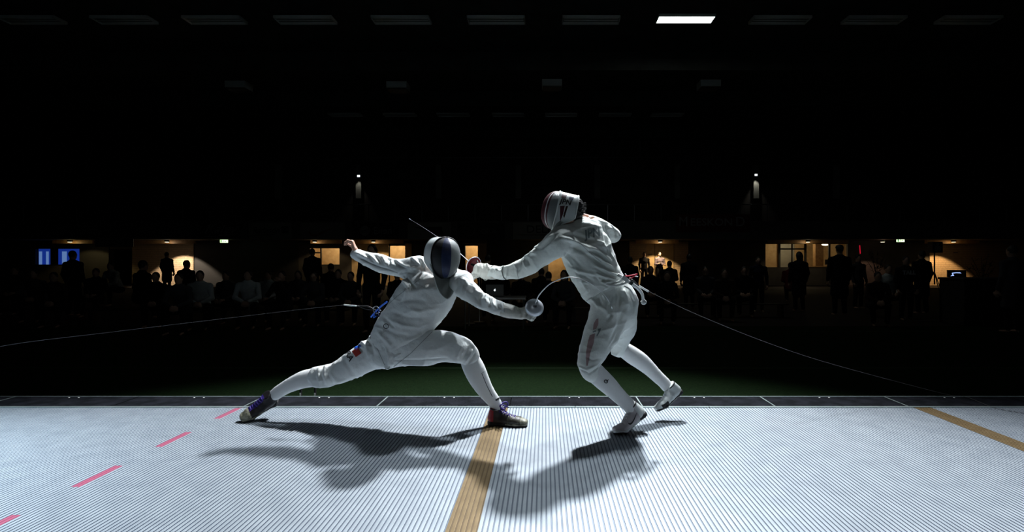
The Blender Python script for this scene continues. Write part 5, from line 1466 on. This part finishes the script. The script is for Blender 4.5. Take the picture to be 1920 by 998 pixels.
mb = MB(); mb.tube(curve_pts([W(1196, 535, 3.60), W(1206, 541, 3.62), W(1216, 547, 3.64)], 4), 0.0062, 6); mb.build('sleeve', M['trim'], t, True)
mb = MB(); mb.tube(curve_pts([W(1215, 546, 3.64), W(1280, 578, 3.75), W(1340, 604, 3.86), W(1420, 636, 4.0), W(1520, 671, 4.15), W(1640, 705, 4.32), W(1780, 741, 4.55), (3.52, 4.44, 0.012), W(1865, 765, 4.15), (3.60, 3.96, 0.009), (3.9, 3.6, 0.009), (4.4, 3.3, 0.009)], 10), 0.0017, 5); mb.build('wire', M['wire'], t, True)
adopt(t)

# ================================================================== SPECTATORS AND THINGS BEHIND
def person_template(pose, h=0.016):
    """meshes of one figure facing -Y, feet on z = 0; returns dict name -> mesh"""
    B = Field(); T = Field(); L = Field()
    def limb(F, pts, r, k=0.03): F.chain(pts, r, r, k)
    if pose in ('stand', 'crossed', 'coat'):
        hip, sh, hz = 0.92, 1.42, 1.62; lean = 0.0
        for s in (-1, 1):
            limb(L, [(0.09 * s, 0, 0.92), (0.10 * s, -0.02, 0.50), (0.11 * s, 0.02, 0.10)], [0.095, 0.068, 0.055])
            B.chain([(0.11 * s, 0.03, 0.04), (0.125 * s, -0.13, 0.03)], [0.042, 0.035], [0.040, 0.036], 0.02)
        T.chain([(0, 0, 0.90), (0, 0, 1.08), (0, 0, 1.28), (0, 0, 1.42)], [0.165, 0.155, 0.185, 0.13], [0.115, 0.105, 0.125, 0.09], 0.04)
        if pose == 'coat': T.chain([(0, 0, 0.55), (0, 0, 0.95), (0, 0, 1.35)], [0.21, 0.19, 0.20], [0.14, 0.13, 0.13], 0.04)
        T.chain([(-0.19, 0, 1.38), (0.19, 0, 1.38)], [0.07, 0.07], [0.07, 0.07], 0.05)
        for s in (-1, 1):
            if pose == 'crossed':
                a = [(0.20 * s, 0, 1.38), (0.25 * s, -0.02, 1.12), (-0.06 * s, -0.20, 1.13 + 0.03 * s)]
            else:
                a = [(0.20 * s, 0, 1.38), (0.25 * s, 0.02, 1.12), (0.24 * s, -0.08, 0.88)]
            limb(T, a, [0.062, 0.052, 0.042], 0.03)
            d = np.array(a[2]) - np.array(a[1]); d /= np.linalg.norm(d)
            hand(B, np.array(a[2]) + d * 0.03, d, (0.3 * s, -0.2, -0.8) if pose == 'crossed' else (-s, 0, 0), s, curl=(0.4, 0.4, 0.45, 0.5), r=0.011, k=0.004)
    else:
        lean = {'sit': 0.04, 'lean': 0.22, 'face': 0.12}[pose]
        for s in (-1, 1):
            limb(L, [(0.10 * s, 0, 0.50), (0.17 * s, -0.42, 0.52), (0.15 * s, -0.40, 0.12)], [0.10, 0.075, 0.055])
            B.chain([(0.15 * s, -0.38, 0.045), (0.165 * s, -0.54, 0.03)], [0.042, 0.035], [0.040, 0.036], 0.02)
        c = [(0, 0.02, 0.50), (0, -lean * 0.4, 0.72), (0, -lean * 0.8, 0.92), (0, -lean, 1.04)]
        T.chain(c, [0.175, 0.165, 0.185, 0.12], [0.125, 0.115, 0.125, 0.09], 0.04)
        T.chain([(-0.18, -lean, 1.0), (0.18, -lean, 1.0)], [0.068, 0.068], [0.068, 0.068], 0.05)
        for s in (-1, 1):
            if pose == 'face': a = [(0.20 * s, -lean, 0.99), (0.22 * s, -lean - 0.22, 0.80), (0.05 * s, -lean - 0.20, 1.08)]
            elif pose == 'lean': a = [(0.20 * s, -lean, 0.99), (0.25 * s, -lean - 0.08, 0.72), (0.07 * s, -0.42, 0.64)]
            else: a = [(0.20 * s, -lean, 0.99), (0.24 * s, -0.04, 0.74), (0.12 * s, -0.28, 0.64)]
            limb(T, a, [0.060, 0.052, 0.040], 0.03)
            d = np.array(a[2]) - np.array(a[1]); d /= np.linalg.norm(d)
            hand(B, np.array(a[2]) + d * 0.03, d, (-s * 0.5, 0.5, -0.5), s, curl=(0.5, 0.5, 0.55, 0.6), r=0.011, k=0.004)
        hz = 1.22; lean = lean + 0.03
    hc = np.array([0, -lean, hz])
    body = Field(); body.extend(L); body.extend(T); body.extend(B); shrink(body, 0.016)
    body.chain([hc + (0, 0.03, -0.22), hc + (0, 0.02, -0.08)], [0.058, 0.055], [0.058, 0.055], 0.03)
    body.ell(hc, (0.074, 0.092, 0.115), 0.03)
    body.ell(hc + (0, -0.085, -0.02), (0.014, 0.020, 0.024), 0.012)
    body.ell(hc + (0, -0.05, -0.075), (0.040, 0.035, 0.030), 0.02)
    for s in (-1, 1):
        body.ell(hc + (0.075 * s, 0.005, -0.01), (0.012, 0.018, 0.030), 0.008)
        body.ell(hc + (0.028 * s, -0.082, 0.022), (0.016, 0.010, 0.008), 0.004)
    T.chain([hc + (0, 0.035, -0.20), hc + (0, 0.03, -0.15)], [0.075, 0.068], [0.075, 0.066], 0.04)
    out = {}
    def mk(F, nm, hh):
        v, q = F.surface(hh); me = np_mesh(nm, v, q); me.polygons.foreach_set('use_smooth', np.ones(len(me.polygons), bool)); out[nm] = me
    mk(body, 'body', h * 0.8); mk(T, 'top', h); mk(L, 'trousers', h)
    H_ = Field(); H_.ell(hc + (0, 0.018, 0.028), (0.083, 0.092, 0.105), 0.02)
    H_.cut([(hc + (0, -0.052, 0.045), (0, -1, -0.55)), (hc + (0, 0, 0.5), (0, 0, -1))]); mk(H_, 'hair', 0.011)
    Lh = Field(); Lh.ell(hc + (0, 0.02, 0.025), (0.088, 0.096, 0.108), 0.02); Lh.chain([hc + (0, 0.05, 0), hc + (0, 0.06, -0.20)], [0.10, 0.085], [0.055, 0.045], 0.03)
    Lh.cut([(hc + (0, -0.055, 0.045), (0, -1, -0.4)), (hc + (0, 0, 0.5), (0, 0, -1))]); v, q = Lh.surface(0.011); out['long_hair'] = np_mesh('long_hair', v, q)
    C_ = Field(); C_.ell(hc + (0, 0.0, 0.06), (0.092, 0.10, 0.075), 0.01); C_.cut([(hc + (0, 0, 0.04), (0, 0, -1))]); C_.chain([hc + (0, -0.08, 0.05), hc + (0, -0.15, 0.045)], [0.07, 0.05], [0.008, 0.008], 0.01, ref=(0, 0, 1)); v, q = C_.surface(0.011); out['cap'] = np_mesh('cap', v, q)
    out['_top'] = hz + 0.128
    return out
TP = {p: person_template(p) for p in ('stand', 'crossed', 'coat', 'sit', 'lean', 'face')}
def spectator(px_, py_, Y, pose, rot, top, label, hair='hair', trousers='black_cloth', hmat='hair', group='spectators in the dark hall'):
    t = TP[pose]; zt_ = zw(py_, Y) - G; s = zt_ / t['_top']; s = max(0.80, min(1.12, s))
    r_ = empty('person', (xw(px_, Y), Y, G), math.radians(rot)); r_.scale = (s, s, s)
    tag(r_, label, 'person', group)
    def part(nm, me, m_):
        o = bpy.data.objects.new(nm, me); COL.objects.link(o); o.parent = r_
        if len(me.materials) == 0: me.materials.append(m_)
        o.material_slots[0].link = 'OBJECT'; o.material_slots[0].material = m_
        return o
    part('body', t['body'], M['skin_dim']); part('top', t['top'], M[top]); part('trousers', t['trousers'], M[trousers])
    h_ = part('long_hair' if hair == 'long_hair' else 'hair', t['long_hair' if hair == 'long_hair' else 'hair'], M[hmat])
    if hair == 'cap': part('cap', t['cap'], M['black'])
    return r_
S = spectator
# ---- left side
S(137, 470, 12.5, 'coat', 180, 'black_cloth', 'dark standing figure in front of the blue glowing window at far left')
S(30, 500, 13, 'sit', 20, 'brown_cloth', 'seated spectator in dark brown nearest the left edge of the picture')
S(70, 505, 11.5, 'lean', 25, 'grey_cloth', 'leaning seated spectator in grey left of the blue window figure')
S(182, 503, 12.5, 'sit', 15, 'black_cloth', 'dark seated spectator between the blue window and the black doorway')
S(222, 491, 15.5, 'lean', -10, 'white_cloth', 'seated spectator in a pale shirt in the black doorway at left')
S(263, 488, 11.5, 'sit', 160, 'black_cloth', 'black silhouette with broad shoulders left of the bright brick patch')
S(313, 473, 22, 'coat', 180, 'black_cloth', 'black silhouette standing in the middle of the leftmost bright brick patch')
S(347, 488, 14.5, 'sit', 175, 'black_cloth', 'black silhouette in front of the right edge of the leftmost bright patch')
S(380, 507, 10.2, 'lean', 20, 'white_cloth', 'seated spectator in a white shirt leaning forward, leftmost white shirt')
S(426, 509, 11.2, 'sit', 0, 'grey_cloth', 'seated spectator in grey between the two white shirts at left')
S(470, 506, 10.4, 'lean', 15, 'white_cloth', 'seated spectator in a pale top with long hair, second white shirt from left', hair='long_hair')
S(505, 512, 11.6, 'sit', 0, 'white_cloth', 'seated spectator in a pale top, third white shirt from left')
S(534, 508, 10.3, 'face', 0, 'black_cloth', 'seated spectator in black with both hands raised to the face')
S(586, 466, 16, 'coat', 180, 'black_cloth', 'black silhouette standing at the left edge of the lit tan window')
S(619, 494, 13.5, 'sit', 180, 'black_cloth', 'black head just below the lit tan window')
S(560, 512, 11.8, 'sit', 10, 'grey_cloth', 'seated spectator in grey just right of the one with raised hands', hair='long_hair')
S(592, 514, 10.8, 'lean', 10, 'grey_cloth', 'leaning grey spectator under the silhouette by the tan window')
S(636, 505, 11.4, 'sit', 0, 'black_cloth', 'dark seated spectator under the left fencer\'s rear hand')
S(697, 458, 9.6, 'stand', 0, 'black_cloth', 'dark standing spectator whose head rises over the left fencer\'s rear sleeve', hair='long_hair')
S(664, 515, 11.0, 'lean', 0, 'grey_cloth', 'leaning grey spectator directly below the left fencer\'s rear sleeve')
S(110, 512, 10.6, 'lean', 20, 'brown_cloth', 'leaning brown-clad spectator low in front of the blue window figure')
S(300, 512, 10.6, 'lean', 15, 'black_cloth', 'dark leaning spectator low below the leftmost bright patch')
S(345, 520, 9.6, 'lean', 10, 'grey_cloth', 'grey leaning spectator left of the leftmost white shirt')
# ---- centre
S(746, 520, 11.5, 'sit', 0, 'black_cloth', 'dark seated spectator hidden behind the left fencer\'s chest')
S(915, 478, 12.0, 'stand', 180, 'black_cloth', 'dark standing figure behind the red sword guard')
S(938, 505, 11.8, 'sit', 0, 'black_cloth', 'dark seated official behind the glowing laptop')
S(1015, 502, 12.0, 'sit', 180, 'black_cloth', 'black head at the left edge of the tan wall seen under the sword arm')
S(1028, 512, 10.8, 'sit', 170, 'black_cloth', 'black head low in front of the tan wall seen under the sword arm')
S(978, 512, 11.4, 'sit', 0, 'black_cloth', 'dark seated spectator above the polished guard')
S(1062, 506, 10.5, 'lean', -15, 'grey_cloth', 'leaning spectator in grey under the bent blade', hair='long_hair')
# ---- right side
S(1181, 481, 13.5, 'coat', 180, 'black_cloth', 'black silhouette just right of the right fencer, left of the brick patch')
S(1208, 473, 26.9, 'stand', 0, 'black_cloth', 'dark standing man left of the bearded man in the pinkish top')
BM = S(1237, 472.5, 27.1, 'crossed', 12, 'stripe_cloth', 'bearded man in a greyish pink top, arms crossed, on the lit wall')
S(1256, 489, 17, 'sit', 180, 'black_cloth', 'small black silhouette right of the bearded man in the pinkish top')
S(1219, 499, 12.5, 'sit', 0, 'brown_cloth', 'seated brownish spectator below the dark standing man')
S(1292, 476, 14.5, 'coat', 180, 'black_cloth', 'large black silhouette at the right edge of the lit wall with three men')
S(1250, 510, 11.2, 'lean', -10, 'black_cloth', 'dark leaning spectator under the small silhouette by the lit wall')
S(1322, 500, 12.4, 'sit', -10, 'grey_cloth', 'seated grey spectator under the red lettered banner, left one')
S(1356, 504, 11.8, 'lean', -10, 'brown_cloth', 'leaning brown spectator under the red lettered banner, right one')
S(1395, 500, 12.6, 'sit', -15, 'black_cloth', 'dark seated spectator between the red banner and the kiosk window')
S(1422, 484, 13.5, 'stand', -10, 'navy_cloth', 'navy-clad figure standing at the left edge of the kiosk window')
S(1482, 492, 16.5, 'sit', 150, 'red_cloth', 'small head low in the kiosk window beside the long-haired silhouette')
S(1498, 472, 13.6, 'coat', 180, 'black_cloth', 'long-haired black silhouette in front of the kiosk window', hair='long_hair')
S(1574, 459, 12.6, 'coat', 170, 'black_cloth', 'tall black silhouette wearing a flat cap at the kiosk window', hair='cap')
S(1609, 478, 14.5, 'stand', 10, 'grey_cloth', 'standing figure in a light coat right of the flat-capped silhouette')
S(1664, 496, 12.4, 'sit', -10, 'white_cloth', 'seated spectator in a white shirt near the leafy plant at right')
T_ = S(1699, 482, 11.6, 'stand', -10, 'black_cloth', 'standing person in a black shirt with pale letters on the chest')
S(1728, 470, 13.0, 'coat', 180, 'black_cloth', 'black silhouette left of the loudspeaker stand')
S(1897, 460, 9.6, 'coat', 190, 'grey_cloth', 'large dark figure at the right edge of the picture')
S(1640, 512, 10.8, 'lean', -15, 'brown_cloth', 'leaning brown spectator low in front of the leafy plant')
# pale letters on the black shirt
me = text_mesh('TALL', 0.14, 0, 0.008)
for v in me.vertices: v.co = Vector((v.co.x, -0.165, v.co.y + 1.30))
me.materials.clear(); link('shirt_letters', me, M['white_cloth'], T_)
bf = Field(); bf.ell((0, -0.060, 1.62 - 0.085), (0.056, 0.056, 0.048), 0.01); v, q = bf.surface(0.010); link('beard', np_mesh('beard', v, q), M['hair'], BM, True)
# ---- benches under the seated rows
def bench(x0, x1, y, label):
    t = empty('bench', ((x0 + x1) / 2, y, G)); tag(t, label, 'bench', 'long low benches of the spectators'); hw = (x1 - x0) / 2
    mb = MB(); mb.box(-hw, hw, -0.10, 0.16, 0.285, 0.31); mb.build('seat', M['desk'], t)
    k = max(2, int(hw))
    for i in range(k + 1):
        x = -hw + 0.15 + i * (2 * hw - 0.3) / k
        mb = MB(); mb.box(x - 0.03, x + 0.03, -0.08, 0.14, 0, 0.285); mb.build('leg', M['black'], t)
bench(-11.8, -4.0, 10.8, 'long low dark bench under the left rows of seated spectators')
bench(0.05, 1.2, 11.2, 'short low dark bench under the centre spectators')
bench(2.2, 5.6, 12.3, 'low dark bench under the seated spectators right of centre')

# ---- officials' table with laptop
ty = 10.35; tt = empty('folding_table', (xw(932, ty), ty, G)); tag(tt, 'officials\' table with pale edge between the two fencers', 'table')
zt_ = zw(556.5, ty) - G
mb = MB(); mb.box(-0.62, 0.56, -0.3, 0.3, zt_ - 0.02, zt_); mb.build('table_top', M['grey_plastic'], tt)
mb = MB(); mb.box(-0.62, 0.56, -0.312, -0.3005, zt_ - 0.03, zt_); mb.build('edge_strip', M['lamp_body'], tt)
for x in (-0.58, 0.52):
    for y in (-0.26, 0.26):
        mb = MB(); mb.cyl((x, y, 0), (x, y, zt_ - 0.021), 0.014, n=8); mb.build('leg', M['steel_dull'], tt)
lp = empty('laptop', (xw(928, ty), ty - 0.02, G + zt_ + 0.001)); tag(lp, 'open laptop with a glowing white fruit emblem on its lid', 'laptop')
mb = MB(); mb.box(-0.17, 0.17, 0.0, 0.23, 0, 0.015); mb.build('base', M['grey_plastic'], lp)
mb = MB(); mb.box(-0.17, 0.17, -0.012, 0.0, 0.016, 0.235); mb.build('lid', M['grey_plastic'], lp)
ap = [(0.018 * math.cos(a), 0.017 * math.sin(a)) for a in np.linspace(0.5, 2 * math.pi - 0.5, 18)] + [(0.011, -0.004), (0.010, 0.004)]
me = poly_mesh([ap, [(0.001, 0.019), (0.010, 0.022), (0.013, 0.030), (0.004, 0.027)]])
for v in me.vertices: v.co = Vector((v.co.x, -0.0135, v.co.y + 0.125))
link('lid_emblem', me, M['white_led'], lp)
for i, (px_, yy, lab) in enumerate(((880, 10.9, 'thin stand with pale pole left under the officials\' table'), (899, 11.2, 'thin stand with pale pole under the middle of the officials\' table'))):
    t = empty('thin_stand', (xw(px_, yy), yy, G)); tag(t, lab, 'stand')
    mb = MB(); mb.cyl((0, 0, 0.02), (0, 0, 0.95), 0.010, n=6); mb.build('pole', M['steel_dull'], t)
    mb = MB(); mb.cyl((0, 0, 0), (0, 0, 0.0199), 0.12, n=14); mb.build('base', M['black'], t)
# ---- loudspeaker on a tripod stand
t = empty('speaker_stand', (xw(1752, 18), 18.0, G)); tag(t, 'black tripod stand in front of the orange lit wall', 'stand'); hs = zw(474, 18) - G
mb = MB(); mb.cyl((0, 0, 0.5), (0, 0, hs), 0.022, n=8); mb.build('pole', M['black'], t)
for a in (0.3, 2.4, 4.5):
    mb = MB(); mb.cyl((0.01 * math.cos(a), 0.01 * math.sin(a), 0.9), (0.45 * math.cos(a), 0.45 * math.sin(a), 0.012), 0.014, n=6); mb.build('leg', M['black'], t)
t = empty('loudspeaker', (xw(1752, 18), 18.0, G + hs + 0.001)); tag(t, 'black loudspeaker box on the tripod stand at right', 'loudspeaker')
mb = MB(); mb.add([(-0.17, -0.15, 0), (0.17, -0.15, 0), (0.12, 0.15, 0), (-0.12, 0.15, 0), (-0.17, -0.15, 0.36), (0.17, -0.15, 0.36), (0.12, 0.15, 0.36), (-0.12, 0.15, 0.36)],
                  [(0, 3, 2, 1), (4, 5, 6, 7), (0, 1, 5, 4), (1, 2, 6, 5), (2, 3, 7, 6), (3, 0, 4, 7)]); mb.build('cabinet', M['black'], t)
mb = MB(); mb.cyl((0, -0.151, 0.13), (0, -0.158, 0.13), 0.11, n=20); mb.cyl((0, -0.151, 0.29), (0, -0.158, 0.29), 0.045, n=14); mb.build('driver', M['grey_plastic'], t)
# ---- control desk with screen at right
dy = 11.0; dk = empty('control_desk', (xw(1850, dy), dy, G)); tag(dk, 'big black control desk at the right edge', 'desk'); hd = zw(521, dy) - G
mb = MB(); mb.box(-0.75, 1.4, -0.35, 0.35, hd - 0.04, hd); mb.build('desk_top', M['desk'], dk)
mb = MB(); mb.box(-0.73, 1.38, -0.33, -0.30, 0.0, hd - 0.0401); mb.build('front_panel', M['desk'], dk)
for x in (-0.73, 1.35):
    mb = MB(); mb.box(x, x + 0.03, -0.2999, 0.33, 0.0, hd - 0.0401); mb.build('side_panel', M['desk'], dk)
mo = empty('monitor', (xw(1797, dy), dy + 0.05, G + hd)); tag(mo, 'small black monitor showing a pale blue picture on the control desk', 'monitor')
mb = MB(); mb.box(-0.19, 0.19, -0.015, 0.015, 0.012, 0.155); mb.box(-0.06, 0.06, -0.06, 0.06, 0, 0.0119); mb.build('screen_body', M['black'], mo)
me = poly_mesh([[(-0.14, 0.02), (-0.06, 0.03), (-0.09, 0.075), (-0.02, 0.085), (0.09, 0.08), (0.06, 0.10), (-0.03, 0.10), (-0.11, 0.09), (-0.10, 0.05)]])
for v in me.vertices: v.co = Vector((v.co.x, -0.0165, v.co.y + 0.01))
link('picture', me, M['screen_on'], mo)
# ---- red glowing tube and plants
t = empty('red_light_tube', (xw(1613, 19), 19.0, G)); tag(t, 'thin red glowing upright tube right of the kiosk window', 'light')
mb = MB(); mb.cyl((0, 0, zw(476, 19) - G), (-0.02, 0, zw(460, 19) - G), 0.016, n=8); mb.build('glow_tube', M['red_led'], t)
mb = MB(); mb.cyl((0, 0, 0), (0, 0, zw(476, 19) - G - 0.0005), 0.014, n=8); mb.build('pole', M['black'], t)
def plant(px_, Y, h_, n, label, seed):
    random.seed(seed); t = empty('potted_plant', (xw(px_, Y), Y, G)); tag(t, label, 'plant')
    mb = MB(); mb.lathe([(0, 0), (0.15, 0), (0.2, 0.38), (0.17, 0.38), (0.16, 0.33), (0, 0.33)], (0, 0, 0), (0, 0, 1), 18); mb.build('pot', M['black'], t, True)
    mb = MB(); st = MB()
    for i in range(9):
        a = i * 0.7 + random.random(); l_ = random.uniform(0.15, 0.5); top = np.array([math.cos(a) * l_, math.sin(a) * l_, h_ * random.uniform(0.7, 1.0)])
        pts = curve_pts([(0, 0, 0.33), top * [0.3, 0.3, 0.6], top], 4); st.tube(pts, 0.008, 5)
        for k in range(n):
            f_ = random.uniform(0.45, 1.0); p = pts[int(f_ * (len(pts) - 1))]; b = random.uniform(0, 6.28); L_ = random.uniform(0.14, 0.26)
            d = np.array([math.cos(b), math.sin(b), random.uniform(-0.4, 0.6)]); d /= np.linalg.norm(d); s_ = np.cross(d, (0, 0, 1)); s_ /= np.linalg.norm(s_)
            mb.add([p, p + d * L_ * 0.4 + s_ * 0.025, p + d * L_, p + d * L_ * 0.4 - s_ * 0.025], [(0, 1, 2, 3)])
    st.build('stem', M['frame_dark'], t); o = mb.build('foliage', mat('dark_green_leaves', (0.02, 0.045, 0.012), 0.5), t); o['kind'] = 'stuff'
plant(1644, 22, 1.75, 12, 'potted plant with thin branches before an orange lit spot of wall', 3)
plant(1842, 19, 1.55, 14, 'bushy potted plant at the right of the orange lit wall', 4)
downlight(1655, 22, (1.0, 0.55, 0.35), 'dim orange spotlight behind the thin-branched plant', 80)
